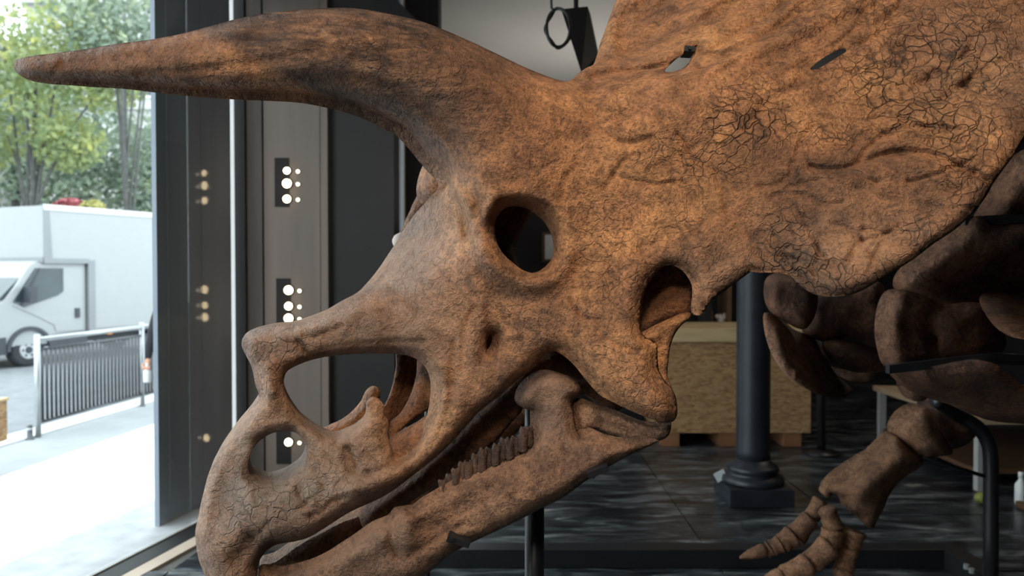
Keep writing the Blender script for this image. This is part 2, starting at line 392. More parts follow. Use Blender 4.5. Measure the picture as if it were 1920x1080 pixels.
def dist_poly(pts, loops, closed=True):
    best = np.full(len(pts), 1e9)
    for lp in loops:
        a = np.asarray(lp, float); b = np.roll(a, -1, 0)
        if not closed: a, b = a[:-1], np.asarray(lp, float)[1:]
        for s in range(0, len(a), 64):
            A = a[s:s+64][None]; B = b[s:s+64][None]; Q = pts[:, None]
            AB = B-A; t = np.clip(((Q-A)*AB).sum(-1)/np.maximum((AB*AB).sum(-1), 1e-9), 0, 1)
            d = np.sqrt((((A+AB*t[..., None])-Q)**2).sum(-1)).min(1)
            best = np.minimum(best, d)
    return best
def tps(ctrl, vals, q, smooth=0.0):
    c = np.asarray(ctrl, float)/400.; q = q/400.; n = len(c)
    U = lambda r2: np.where(r2 > 1e-12, r2*np.log(np.maximum(r2, 1e-12)), 0)
    K = U(((c[:, None]-c[None])**2).sum(-1)) + np.eye(n)*smooth
    Pm = np.hstack([np.ones((n, 1)), c]); A = np.zeros((n+3, n+3)); A[:n, :n] = K; A[:n, n:] = Pm; A[n:, :n] = Pm.T
    w = np.linalg.solve(A, np.concatenate([vals, np.zeros(3)]))
    out = np.zeros(len(q))
    for s in range(0, len(q), 8000):
        qq = q[s:s+8000]
        out[s:s+8000] = U(((qq[:, None]-c[None])**2).sum(-1)) @ w[:n] + w[n] + qq @ w[n+1:]
    return out
def idw(ctrl, vals, q, p=3.0):
    c = np.asarray(ctrl, float); out = np.zeros(len(q))
    for s in range(0, len(q), 8000):
        d = ((q[s:s+8000, None]-c[None])**2).sum(-1)**(p/2)+1e-3
        w = 1/d; out[s:s+8000] = (w*vals).sum(1)/w.sum(1)
    return out
def _h(i, j, k):
    v = np.sin(i*127.1 + j*311.7 + k*74.7)*43758.5453
    return v - np.floor(v)
def _vn(p):
    f = np.floor(p); t = p-f; t = t*t*(3-2*t); x, y, z = f.T; a, b, c = t.T; r = 0
    for dx in (0, 1):
        for dy in (0, 1):
            for dz in (0, 1):
                r = r + _h(x+dx, y+dy, z+dz)*(a if dx else 1-a)*(b if dy else 1-b)*(c if dz else 1-c)
    return r*2-1
def vnoise(v, scale):
    p = np.asarray(v)*scale; return _vn(p)+.5*_vn(p*2.03+7.1)+.25*_vn(p*4.1+3.3)+.14*_vn(p*8.3+1.7)

def sheet(name, outline, ctrl, mat, parent, holes=(), step=6, feats=(), R=0.03, r=30, T=0.06, regions=None, rough=0.0015,
          rscale=30, ndir=None, attrs=None, smooth_it=6, base=None, lumps=()):
    """ctrl: list of (px,py,depth[,R,r,T]).  outline and holes in photo pixels."""
    nd = RDIR if ndir is None else np.array(ndir, float)/np.linalg.norm(ndir)
    ol = catmull(outline, step); hl = [catmull(h, min(step, 5)) for h in holes]
    loops = [ol]+hl
    allp = np.concatenate(loops)
    x0, y0 = ol.min(0); x1, y1 = ol.max(0)
    gx, gy = np.meshgrid(np.arange(x0, x1+step, step), np.arange(y0, y1+step, step*0.866))
    gx = gx + (np.arange(gx.shape[0]) % 2)[:, None]*step*0.5
    g = np.stack([gx.ravel(), gy.ravel()], 1) + np.random.uniform(-.12, .12, (gx.size, 2))*step
    ins = inpoly(g, ol)
    for h in hl: ins &= ~inpoly(g, h)
    g = g[ins]; d = dist_poly(g, loops); keep = d > 0.55*step; g = g[keep]; d = d[keep]
    nb = len(allp); pts = np.concatenate([allp, g]); dist = np.concatenate([np.zeros(nb), d])
    edges = []; o0 = 0
    for lp in loops:
        edges += [(o0+i, o0+(i+1) % len(lp)) for i in range(len(lp))]; o0 += len(lp)
    vs, es, fs, ov, oe, of = delaunay_2d_cdt([Vector(p) for p in pts], edges, [], 0, 1e-4)
    pv = np.array([(v.x, v.y) for v in vs]); src = np.array([o[0] if len(o) else -1 for o in ov])
    dist = np.where(src >= 0, dist[np.maximum(src, 0)], 0.0); isb = (src < nb)
    tri = np.array([f for f in fs if len(f) == 3]); cen = pv[tri].mean(1)
    ok = inpoly(cen, ol)
    for h in hl: ok &= ~inpoly(cen, h)
    tri = tri[ok]
    n = len(pv)
    c2 = np.array([c[:2] for c in ctrl], float); cy = np.array([c[2] for c in ctrl], float)
    Y = np.full(n, cy[0]) if len(ctrl) < 3 else tps(c2, cy, pv, 0.0005)
    def fld(i, dflt):
        v = [(c[:2], c[i]) for c in ctrl if len(c) > i and c[i] is not None]
        return np.full(n, dflt) if not v else idw(np.array([a for a, _ in v]), np.array([b for _, b in v]), pv)
    Rf = fld(3, R); rf = fld(4, r); Tf = fld(5, T); Rf = np.minimum(Rf, Tf/2)
    e = np.clip(1-dist/rf, 0, 1); fall = 1-np.sqrt(np.clip(1-e*e, 0, 1))
    # relax the medial crease
    E = np.concatenate([tri[:, [0, 1]], tri[:, [1, 2]], tri[:, [2, 0]]]); deg = np.bincount(E.ravel(), minlength=n).astype(float)
    for it in range(smooth_it):
        acc = np.bincount(E[:, 0], fall[E[:, 1]], n) + np.bincount(E[:, 1], fall[E[:, 0]], n)
        m = acc/np.maximum(deg, 1); fall = np.where(isb, fall, 0.4*fall+0.6*m)
    F = np.zeros(n)
    for poly, sg, amp in feats:
        cl = catmull(poly, 8, False) if len(poly) > 2 else np.array(poly, float)
        box_ = (pv[:, 0] > cl[:, 0].min()-4*sg) & (pv[:, 0] < cl[:, 0].max()+4*sg) & (pv[:, 1] > cl[:, 1].min()-4*sg) & (pv[:, 1] < cl[:, 1].max()+4*sg)
        idx = np.nonzero(box_)[0]
        if len(idx) == 0: continue
        dd = dist_poly(pv[idx], [cl], False); F[idx] -= amp*np.exp(-dd*dd/(2*sg*sg))
    for (lx, ly, rx, ry, amp) in lumps:
        F -= amp*np.exp(-((pv[:, 0]-lx)/rx)**2-((pv[:, 1]-ly)/ry)**2)
    Yb = Y + F*(1-0.6*fall)
    fr = unproj(pv[:, 0], pv[:, 1], Yb + Rf*fall)
    if rough:
        fr = fr - nd*(vnoise(fr, rscale)*rough*(1-0.7*fall))[:, None]
    bk = unproj(pv[:, 0], pv[:, 1], Y) + nd*(Tf - Rf*fall)[:, None]
    if rough: bk = bk + nd*(vnoise(bk, rscale*0.7)*rough)[:, None]
    verts = np.concatenate([fr, bk]); px2 = np.concatenate([pv, pv])
    # boundary edges used once
    key = np.sort(E, 1); kk = key[:, 0]*n+key[:, 1]; u, cnt = np.unique(kk, return_counts=True)
    once = set(u[cnt == 1].tolist())
    faces = [tuple(t) for t in tri] + [(t[2]+n, t[1]+n, t[0]+n) for t in tri]
    for (a, b), k_ in zip(E, kk):
        if k_ in once: faces.append((b, a, a+n, b+n))
    # orientation: the front must face the camera
    a, b, c = fr[tri[0][0]], fr[tri[0][1]], fr[tri[0][2]]
    if np.dot(np.cross(b-a, c-a), np.array([0, 0, CZ])-a) < 0: faces = [f[::-1] for f in faces]
    me = bpy.data.meshes.new(name); me.from_pydata(verts.tolist(), [], faces); me.update()
    nrm = np.zeros(len(verts)*3); me.vertex_normals.foreach_get('vector', nrm); nrm = nrm.reshape(-1, 3)
    def finish(me_, idx):
        if attrs:
            for an, fn in attrs.items():
                at = me_.attributes.new(an, 'FLOAT', 'POINT'); at.data.foreach_set('value', fn(px2[idx]).astype(np.float32))
    if not regions:
        finish(me, np.arange(len(verts)))
        return link(name, me, mat, parent, True)
    fc = np.array([px2[list(f)].mean(0) for f in faces]); lab = np.full(len(faces), -1)
    for ri, rg in enumerate(regions):
        if rg[1] is None: sel = lab < 0
        else: sel = (lab < 0) & inpoly(fc, rg[1])
        lab[sel] = ri
    res = {}
    for ri, rg in enumerate(regions):
        fi = np.nonzero(lab == ri)[0]
        if len(fi) == 0: continue
        used = np.unique(np.concatenate([np.array(faces[i]) for i in fi])); mp = np.full(len(verts), -1); mp[used] = np.arange(len(used))
        m2 = bpy.data.meshes.new(rg[0]); m2.from_pydata(verts[used].tolist(), [], [tuple(int(mp[v]) for v in faces[i]) for i in fi]); m2.update()
        finish(m2, used)
        o = link(rg[0], m2, rg[2] if len(rg) > 2 else mat, parent, True)
        m2.normals_split_custom_set_from_vertices(nrm[used].tolist())
        res[rg[0]] = o
    bpy.data.meshes.remove(me)
    return res
# ================================================================== THE SETTING
def st(o): o['kind'] = 'structure'; return o
WD = Vector((0.224, 1, 0)).normalized(); WN = Vector((WD.y, -WD.x, 0))     # window wall direction, and its normal into the room
A0 = onz(365, 985, 0.0)                                                    # a point on the frame line
def wl(t, off, z): v = A0 + WD*t + WN*off; return Vector((v.x, v.y, z))     # window-wall coordinates
def wbox(name, t0, t1, o0, o1, z0, z1, mat, parent=None):
    bm = bm_(); prism(bm, [wl(t0, o0, z0), wl(t1, o0, z0), wl(t1, o1, z0), wl(t0, o1, z0)], (0, 0, z1-z0)); return obj(name, bm, mat, parent)
CEIL = 3.55
def hall(name, z0, z1, mat, off=.19):
    bm = bm_(); prism(bm, [wl(-8.0, off, z0), wl(7.0, off, z0), Vector((5.6, 11.2, z0)), Vector((5.6, -3.2, z0))], (0, 0, z1-z0)); return obj(name, bm, mat)
floor = st(hall('floor', -.34, -.012, 'grout'))
# dark marble slabs
SL = .86
k = 0; protos = {}
for i in range(-4, 7):
    for j in range(-2, 13):
        x0, y0 = i*SL+.12, j*SL+.25
        cx, cy = x0+SL/2, y0+SL/2
        lim = A0.x + WD.x/WD.y*(cy-A0.y) + .22
        if x0 + SL < lim or cy > 11.2 or x0 > 5.2: continue
        if x0 < lim - .05 :
            pass
        bm = bm_()
        xa = x0+.004
        pts = [(xa, y0+.004, -.03), (x0+SL-.004, y0+.004, -.03), (x0+SL-.004, y0+SL-.004, -.03), (xa, y0+SL-.004, -.03)]
        la = A0.x + WD.x/WD.y*(y0-A0.y) + .20; lb = A0.x + WD.x/WD.y*(y0+SL-A0.y) + .20
        if xa < max(la, lb):
            pts[0] = (max(xa, la), pts[0][1], -.03); pts[3] = (max(xa, lb), pts[3][1], -.03)
            if pts[3][0] >= pts[2][0]-.01: continue
        prism(bm, pts, (0, 0, .03 + .0012*math.sin(i*3.1+j*1.7)-.0012))
        obj('floor_slab', bm, 'marble', floor)
st(hall('ceiling', CEIL, CEIL+.15, 'ceiling', -.10))
st(box('wall_back', (-.9, 11.2, -.34), (5.6, 11.35, CEIL), 'backwall'))
st(box('wall_right', (5.6, -3.2, -.34), (5.75, 11.35, CEIL), 'backwall'))
st(box('wall_front', (-3.4, -3.35, -.34), (5.75, -3.2, CEIL), 'sidewall'))
# window wall: sill, frame, glass; the pane runs from behind the camera to the slate pillar
TP = (onz(300, 985, 0) - A0).dot(WD)
st(wbox('wall_left', -8.2, 1.6, -.60, .20, -.40, -.03, 'sill'))
st(wbox('trim_1', -8.0, 1.2, -.022, 0.0, -.03, .012, 'white_trim'))
st(wbox('trim_2', -8.0, 1.2, 0.0, .115, -.03, .004, 'black'))
st(wbox('trim_3', -8.0, 1.2, .115, .20, -.03, .002, 'ledge'))
st(wbox('trim_4', -8.0, 1.2, -.10, .10, 3.3, CEIL, 'slate'))
# outer stone ledge
st(wbox('trim_5', -8.0, 1.2, -.30, -.022, -.03, -.004, 'sill'))
st(wbox('wall_left', -8.2, -6.0, -.30, .20, -.03, CEIL, 'sidewall'))
gl = st(wbox('window_1', -6.0, -.02, -.016, -.006, .012, 3.3, 'glass'))
# slate-blue pillar: a slab with a narrow return on its near edge
pA = onz(299, 986, 0.0); pB_t = .72
def pl(t, o, z): v = pA + WD*t + WN*o; return Vector((v.x, v.y, z))
def pbox(name, t0, t1, o0, o1, z0, z1, mat, parent=None):
    bm = bm_(); prism(bm, [pl(t0, o0, z0), pl(t1, o0, z0), pl(t1, o1, z0), pl(t0, o1, z0)], (0, 0, z1-z0)); return obj(name, bm, mat, parent)
pil = st(pbox('wall_left_pillar', 0.0, pB_t, -.028, 0.0, -.03, CEIL, 'slate'))
pbox('panel', .09, .40, 0.0, .004, .02, CEIL, 'slate', pil); pbox('panel', .405, pB_t-.01, 0.0, .004, .02, CEIL, 'slate', pil)
# return wall beyond the pillar, facing the camera
YB = 5.16
def fx(px, y=YB): return (px-960)/FPX*y
st(box('trim_daylight_gap', (fx(437), YB-.04, -.03), (fx(445), YB+.02, CEIL), 'white_trim'))  # pale strip coloured to stand in for a sliver of outside daylight
st(box('trim_7', (fx(446), YB-.05, -.03), (fx(465), YB+.2, CEIL), 'darkpanel'))
st(box('trim_8', (fx(465), YB-.02, -.03), (fx(494), YB+.2, CEIL), 'jamb'))
wp = st(box('wall_back_panel', (fx(496), YB, -.03), (fx(616), YB+.22, CEIL), 'panel'))
box('panel', (fx(498), YB-.006, -.01), (fx(601), YB+.002, CEIL-.02), 'panel', wp); box('edge_strip', (fx(603), YB-.008, -.01), (fx(615.5), YB+.002, CEIL-.02), 'panel', wp)
st(box('wall_back_dark', (fx(616), YB+.05, -.03), (fx(737), YB+.3, CEIL), 'darkpanel'))
Y2 = 6.0
st(box('trim_9', (fx(736,Y2), Y2, -.03), (fx(753,Y2), Y2+.1, CEIL), 'slate'))
st(box('trim_10', (fx(753,Y2), Y2-.02, -.03), (fx(759,Y2), Y2+.06, CEIL), 'white_trim'))
st(box('wall_back_left', (fx(759,Y2), Y2+.05, -.03), (fx(822,Y2), Y2+.3, CEIL), 'backwall'))
st(box('wall_back_return', (fx(640,Y2), Y2+.3, -.03), (fx(700,Y2), 11.2, CEIL), 'backwall'))
# dark bulkhead under the ceiling whose edge runs to the back
bm = bm_(); q = [ony(700,-40,5.2), ony(742,-3,5.2), ony(776,33,5.2), ony(776,80,5.2), ony(700,80,5.2)]
prism(bm, q, (.35, 5.9, 0)); st(obj('trim_11', bm, 'black'))

# wall lamps: recessed boxes with three large and three small spots
def lamp_cluster(cx, cy, rows, label, cut=None):
    y = YB - .006
    t = thing('wall_spotlight', label, 'lamp', (fx(cx), y, ony(cx, cy+45, y).z), 'spotlight clusters on the bronze panel')
    a, b = ony(cx-23, cy-50, y), ony(cx+5, cy+42, y)
    bm = bm_(); add_box(bm, (a.x, y-.004, b.z), (b.x, y+.001, a.z)); obj('recess_plate', bm, 'black', t)
    for i, (dy, r) in enumerate(rows):
        p = ony(cx, cy+dy, y-.012)
        bm = bm_(); tube(bm, [p+Vector((0, .012, 0)), p], r/FPX*y*1.12, 20); hz = obj('lamp_ring', bm, 'black', t, False)
        bm = bm_(); tube(bm, [p+Vector((0, -.001, 0)), p+Vector((0, -.008, 0)), p+Vector((0, -.014, 0)), p+Vector((0, -.017, 0))], [r/FPX*y*.95, r/FPX*y*.9, r/FPX*y*.6, .003], 20); obj('bulb', bm, 'lamp', hz, True)
        p2 = ony(cx+20.5, cy+dy+1.5, y-.008)
        bm = bm_(); tube(bm, [p2+Vector((0, .008, 0)), p2], .0135, 14); hz = obj('small_lamp_ring', bm, 'black', t)
        bm = bm_(); tube(bm, [p2, p2+Vector((0, -.003, 0))], [.0115, .009], 14); obj('small_bulb', bm, 'lamp2', hz)
    return t
lamp_cluster(538, 346, [(-26, 6.5), (-2, 8.5), (27, 7.5)], 'upper cluster of warm wall spotlights on the bronze panel, below the horn')
lamp_cluster(541, 572, [(-28, 8.5), (2, 7.5), (25, 8.5)], 'middle cluster of warm wall spotlights, just above the nose')
lamp_cluster(541, 828, [(1, 7.5)], 'lowest warm wall spotlight, seen through the nostril hole')

# ------------------------------------------------ showroom furniture
c = onz(1411, 935, 0.0); c = Vector((c.x, c.y, 0))
col = thing('iron_column', 'dark blue-grey cast iron column on a square base', 'column', c)
s = c.y/FPX; Rr = 31*s
bm = bm_(); add_box(bm, (c.x-Rr*1.9, c.y-Rr*1.9, 0), (c.x+Rr*1.9, c.y+Rr*1.9, .105), bevel=.008); obj('plinth', bm, 'iron', col)
bm = bm_(); lathe(bm, [(Rr*1.80,.105),(Rr*1.86,.12),(Rr*1.80,.145),(Rr*1.5,.155),(Rr*1.42,.17),(Rr*1.5,.18),(Rr*1.56,.195),(Rr*1.46,.21),(Rr*1.15,.225),(Rr*1.04,.25)], c); obj('base_moulding', bm, 'iron', col, True)
bm = bm_(); lathe(bm, [(Rr*1.03,.24),(Rr,.3),(Rr,CEIL-.12),(Rr*1.1,CEIL-.1)], c); obj('shaft', bm, 'iron', col, True)
bm = bm_(); add_box(bm, (c.x-Rr*1.7, c.y-Rr*1.7, CEIL-.1), (c.x+Rr*1.7, c.y+Rr*1.7, CEIL-.002)); obj('capital', bm, 'iron', col)
for sx, lab in ((-1, 'pale paper tab taped left of the iron column base'), (1, 'pale paper tab taped right of the iron column base')):
    p = onz(1411+sx*52, 908, .11)
    bm = bm_(); add_box(bm, (p.x-.035, c.y+.02, .106), (p.x+.035, c.y+.024, .165), Matrix.Rotation(sx*.5, 3, 'Y'), bevel=.001); tag(obj('paper_tab', bm, 'bottle'), lab, 'paper')

# chipboard crate on its pallet
k0 = onz(1255, 838, 0); yk = k0.y; xa, xb = ony(1236, 700, yk).x, ony(1521, 700, yk).x; zt = ony(1300, 616, yk).z; zb = ony(1300, 812, yk).z
cr = thing('chipboard_crate', 'chipboard crate with a pale wood rim behind the iron column', 'crate', ((xa+xb)/2, yk+.4, 0))
zr = ony(1300, 641, yk).z
add = lambda n, lo, hi, m, par=cr: box(n, lo, hi, m, par, bevel=.004)
add('front_panel', (xa, yk, zb), (xb, yk+.02, zr), 'osb'); add('back_panel', (xa, yk+.78, zb), (xb, yk+.8, zr), 'osb')
add('side_panel', (xa, yk+.02, zb), (xa+.02, yk+.78, zr), 'osb'); add('side_panel', (xb-.02, yk+.02, zb), (xb, yk+.78, zr), 'osb')
add('lid_rim', (xa-.01, yk-.02, zr), (xb+.01, yk+.82, zt), 'pine')
for px_ in (1258, 1366, 1487): x = ony(px_, 820, yk).x; add('pallet_block', (x-.07, yk+.01, 0), (x+.07, yk+.79, zb), 'pallet')

# dark shelves behind the crate with paper things on them
ys = yk+1.1
sh = thing('dark_shelf', 'dark open shelving behind the chipboard crate', 'shelf', (fx(1340,ys), ys, 0))
for px_ in (1205, 1330, 1368, 1450): x = fx(px_, ys); box('post', (x-.02, ys, 0), (x+.02, ys+.35, 2.3), 'darkpanel' if px_ != 1368 else 'brownpanel', sh)
z612 = ony(1350, 613, ys).z
for z in (z612, z612+.55, z612+1.1): box('shelf_board', (fx(1203,ys), ys+.0, z-.05), (fx(1452,ys), ys+.35, z), 'black', sh)
def blobs(name, label, cat, px, py, d, n, rad, mat, base):
    bm = bm_(); rr = random.Random(px)
    for i in range(n):
        a = rr.uniform(0, 6.28); q = rr.uniform(0, 1)**.5
        cpos = P(px, py, d) + Vector((math.cos(a)*q*base, rr.uniform(-.03, .03), (math.sin(a)*q*.6)*base))
        g = bmesh.ops.create_icosphere(bm, subdivisions=2, radius=rad*rr.uniform(.6, 1.1))['verts']
        for v in g: v.co = v.co*(1+.35*noise.noise(v.co*40+Vector((i,0,0)))) + cpos
    return tag(obj(name, bm, mat, None, True), label, cat)
blobs('crumpled_paper', 'crumpled pinkish paper bundle on the dark shelf beside the column', 'paper', 1353, 601, ys+.1, 16, .032, 'paper', .075)
pb = thing('jar', 'brown jar standing on the dark shelf left of the crumpled paper', 'jar', P(1330, 612, ys+.12))
p = P(1328, 590, ys+.12); bm = bm_(); lathe(bm, [(.035,0),(.045,.02),(.045,.13),(.03,.16),(.03,.18)], (p.x, p.y, z612), 20); obj('jar_body', bm, 'brownpanel', pb, True)
bm = bm_(); lathe(bm, [(.034,.18),(.034,.205),(.01,.21)], (p.x, p.y, z612), 20); obj('lid', bm, 'black', pb, True)
# dark stand right of the crate
ps = onz(1540, 850, 0)
t = thing('floor_stand', 'thin dark floor stand right of the chipboard crate', 'stand', (ps.x, ps.y, 0))
bm = bm_(); lathe(bm, [(.14,0),(.14,.012),(.03,.03)], (ps.x, ps.y, 0)); obj('base', bm, 'steel', t, True)
bm = bm_(); tube(bm, [(ps.x,ps.y,.02),(ps.x-.01,ps.y,.7),(ps.x-.01,ps.y,1.0)], .03); obj('pole', bm, 'steel', t, True)
bm = bm_(); add_box(bm, (ps.x-.16,ps.y-.02,1.0),(ps.x+.14,ps.y+.01,1.2),bevel=.004); obj('plate', bm, 'steel', t)
# beige low table at the right
tb = thing('low_table', 'low beige table with white legs far right behind the leg bones', 'table', (3.5, 5.7, 0))
box('table_top', (2.93, 5.0, .43), (4.3, 6.45, .47), 'beige', tb, bevel=.005)
for (x, y) in ((2.98,5.05),(2.98,6.4),(4.25,5.05),(4.25,6.4)): box('leg', (x-.025,y-.025,0),(x+.025,y+.025,.43), 'tablecloth', tb)
box('lower_shelf', (2.98, 5.08, .10), (4.25, 6.4, .13), 'brownpanel', tb)
p = onz(1838, 944, .0)
bm = bm_(); g = bmesh.ops.create_icosphere(bm, subdivisions=3, radius=.034)['verts']
for v in g: v.co = v.co*(1+.06*math.sin(v.co.x*90)) + Vector((p.x, p.y, .034))
tag(obj('ball', bm, 'green_ball', None, True), 'small yellow-green ball on the floor behind the bent steel post', 'ball')
p = onz(1914, 946, .0)
t = thing('bottle', 'small white bottle on the floor at the right edge', 'bottle', (p.x, p.y, 0))
bm = bm_(); lathe(bm, [(.03,0),(.034,.01),(.034,.12),(.014,.15),(.014,.17)], (p.x, p.y, 0), 20); obj('bottle_body', bm, 'bottle', t, True)
bm = bm_(); lathe(bm, [(.017,.165),(.017,.195)], (p.x, p.y, 0), 16); obj('cap', bm, 'bottle', t, True)
p = onz(1925, 960, 0.0); p.x += .06
bm = bm_(); add_box(bm, (p.x-.06, p.y, .0), (p.x+.5, p.y+.03, .42), bevel=.004); add_box(bm, (p.x-.05, p.y+.03, .0), (p.x+.4, p.y+.12, .03)); tag(obj('leaning_board', bm, 'brownpanel'), 'brown board standing on the floor at the right edge', 'board')

bd = thing('framed_board', 'pale framed board on the back wall, glimpsed through the eye socket', 'board', (.52, 11.1, 1.5))
xa_, xb_ = fx(1022, 11.1), fx(1062, 11.1); za_, zb_ = ony(1040, 486, 11.1).z, ony(1040, 440, 11.1).z
box('board', (xa_, 11.12, za_), (xb_, 11.16, zb_), 'bottle', bd); box('frame', (xa_-.04, 11.16, za_-.04), (xb_+.04, 11.2, zb_+.04), 'brownpanel', bd)
# made-up stand and bowl under the added ceiling fill, hidden from view
t = thing('added_fill_stand', 'black stand and open bowl added under the ceiling fill light, unseen behind the skull', 'lamp', (.9, 7.6, 0))
bm = bm_(); lathe(bm, [(.15,0),(.15,.015),(.03,.03)], (.9,7.6,0)); obj('base', bm, 'black', t, True)
bm = bm_(); tube(bm, [(.9,7.6,.02),(.9,7.6,1.45)], .014, 14); obj('pole', bm, 'black', t, True)
bm = bm_(); lathe(bm, [(.03,1.44),(.14,1.50),(.2,1.60),(.205,1.60),(.2,1.605),(.19,1.60),(.13,1.515),(.03,1.47)], (.9,7.6,0)); obj('bowl', bm, 'black', t, True)
# hanging black panel and loop of cable under the ceiling
d = 3.9
t = thing('ceiling_fixture', 'black slanted box fixture hanging from the ceiling above the skull', 'fixture', P(1100, -60, d))
bm = bm_(); prism(bm, [P(1052,17,d), P(1102,12,d+.1), P(1121,104,d+.1), P(1119,135,d), P(1090,136,d-.05)], (.03, .16, .01)); obj('housing', bm, 'black', t)
pc = P(1080, 15, d+.1); bm = bm_(); tube(bm, [pc, (pc.x, pc.y, CEIL)], .012); obj('hanger', bm, 'black', t, True)
bm = bm_(); pts = [P(1047 + 22*math.cos(a), 52 + 36*math.sin(a), d-.25+.03*math.sin(2*a)) for a in [2*math.pi*k/32 for k in range(33)]]
tube(bm, pts, .0075, 10, False); pts2 = [p_ + Vector((.008*math.sin(i*.7), .01, .006*math.cos(i*.5))) for i, p_ in enumerate(pts)]
tube(bm, pts2, .006, 10, False); q = P(1034, 15, d-.25); tube(bm, [P(1040,20,d-.25), q, P(1033,-20,d-.25), Vector((q.x-.01, q.y, CEIL))], .006, 8)
tag(obj('cable_loop', bm, 'black', None, True), 'black cable hanging in a loop beside the slanted box fixture', 'cable')
# ================================================================== THE SKULL
skull = thing('triceratops_skull', 'large brown fossil horned dinosaur skull facing left, long brow horn and wide frill', 'skull', tuple(P(1002, 900, 1.72)[:2]) + (0.0,))
OUT = [(25,122),(30,113),(45,108),(65,104),(100,100),(160,92),(220,82),(290,73),(350,61),(400,47),(450,34),(500,25),(560,18),(610,15),(660,15),
 (700,20),(750,30),(790,40),(830,55),(870,72),(905,88),(940,105),(975,122),(1010,137),(1040,148),(1066,152),(1082,143),(1098,128),(1119,118),(1128,100),
 (1136,72),(1148,38),(1162,0),(1185,-60),(1230,-160),(1330,-280),(1500,-360),(1700,-380),(1900,-330),(2080,-200),(2160,-40),(2150,90),(2080,180),(2000,215),
 (1945,235),(1920,259),(1898,295),(1867,337),(1846,373),(1815,409),(1784,435),(1752,456),(1711,487),(1659,518),(1618,544),(1581,556),(1550,555),(1530,547),
 (1509,531),(1493,518),(1467,512),(1431,511),(1410,508),(1403,513),(1388,524),(1373,535),(1358,546),(1350,551),(1344,556),(1336,564),(1329,571),
 (1320,584),(1314,591),(1310,592),(1305,588),(1304,571),(1306,552),(1306,534),(1301,520),(1290,506),(1275,498),(1258,497),(1240,504),(1222,522),(1208,550),
 (1202,580),(1200,605),(1203,622),(1211,633),(1224,639),(1232,648),(1233,669),(1236,694),(1246,713),(1258,726),(1266,741),(1270,763),(1269,779),(1262,790),
 (1243,793),(1217,784),(1186,771),(1164,760),(1142,748),(1126,732),(1107,710),(1085,685),(1063,667),(1045,659),(1028,661),(1008,678),(990,696),(970,713),(937,742),(899,772),(875,798),
 (852,824),(831,845),(808,865),(778,889),(748,912),(719,931),(689,945),(660,958),(638,971),(604,993),(578,1008),(553,1015),(516,1022),(500,1033),(489,1047),
 (483,1062),(482,1085),(476,1120),(455,1160),(430,1180),(405,1150),(390,1110),(384,1080),(373,1051),(367,1018),(366,996),(371,973),(376,947),(382,922),(391,889),(402,867),(413,847),
 (442,806),(460,784),(473,767),(485,747),(484,735),(479,723),(476,706),(471,686),(462,668),(453,648),(454,636),(462,628),(480,620),(519,611),(553,608),(586,598),
 (620,585),(649,569),(682,551),(705,528),(728,499),(748,470),(768,442),(797,396),(820,367),(840,337),
 (815,306),(800,288),(780,263),(757,240),(730,225),(690,206),(650,193),(610,184),(560,176),(500,174),(450,173),(400,171),(350,168),(290,163),(220,157),
 (150,154),(80,150),(50,145),(30,135)]
NARIS = [(533,709),(538,697),(562,683),(601,671),(649,665),(697,663),(740,664),(769,668),(788,678),(808,695),(817,719),(817,753),(812,781),(800,815),(784,839),
 (764,858),(748,868),(739,862),(733,841),(727,818),(728,790),(719,777),(721,764),(713,751),(701,747),(690,757),(687,782),(671,800),(652,813),(635,824),(618,822),(600,815),
 (572,796),(552,772),(538,748),(532,728)]
NOSTRIL = [(464,888),(467,860),(480,834),(504,815),(533,808),(557,813),(571,830),(575,858),(567,880),(548,897),(519,913),(500,915),(480,907),(467,900)]
ORBIT = [(928,430),(930,412),(940,396),(956,386),(976,383),(1000,387),(1020,398),(1036,415),(1046,435),(1051,460),(1049,483),(1038,498),(1022,509),(1002,512),(982,507),(962,493),(944,476),(932,455)]
LACR = [(914,636),(919,627),(928,626),(933,634),(931,648),(922,661),(915,663),(913,652)]
STF = [(1246,134),(1262,116),(1282,101),(1298,89),(1311,83),(1309,99),(1300,115),(1285,126),(1264,134)]
SLIT = [(1522,129),(1540,112),(1563,98),(1590,89),(1594,92),(1572,107),(1549,121),(1532,129)]
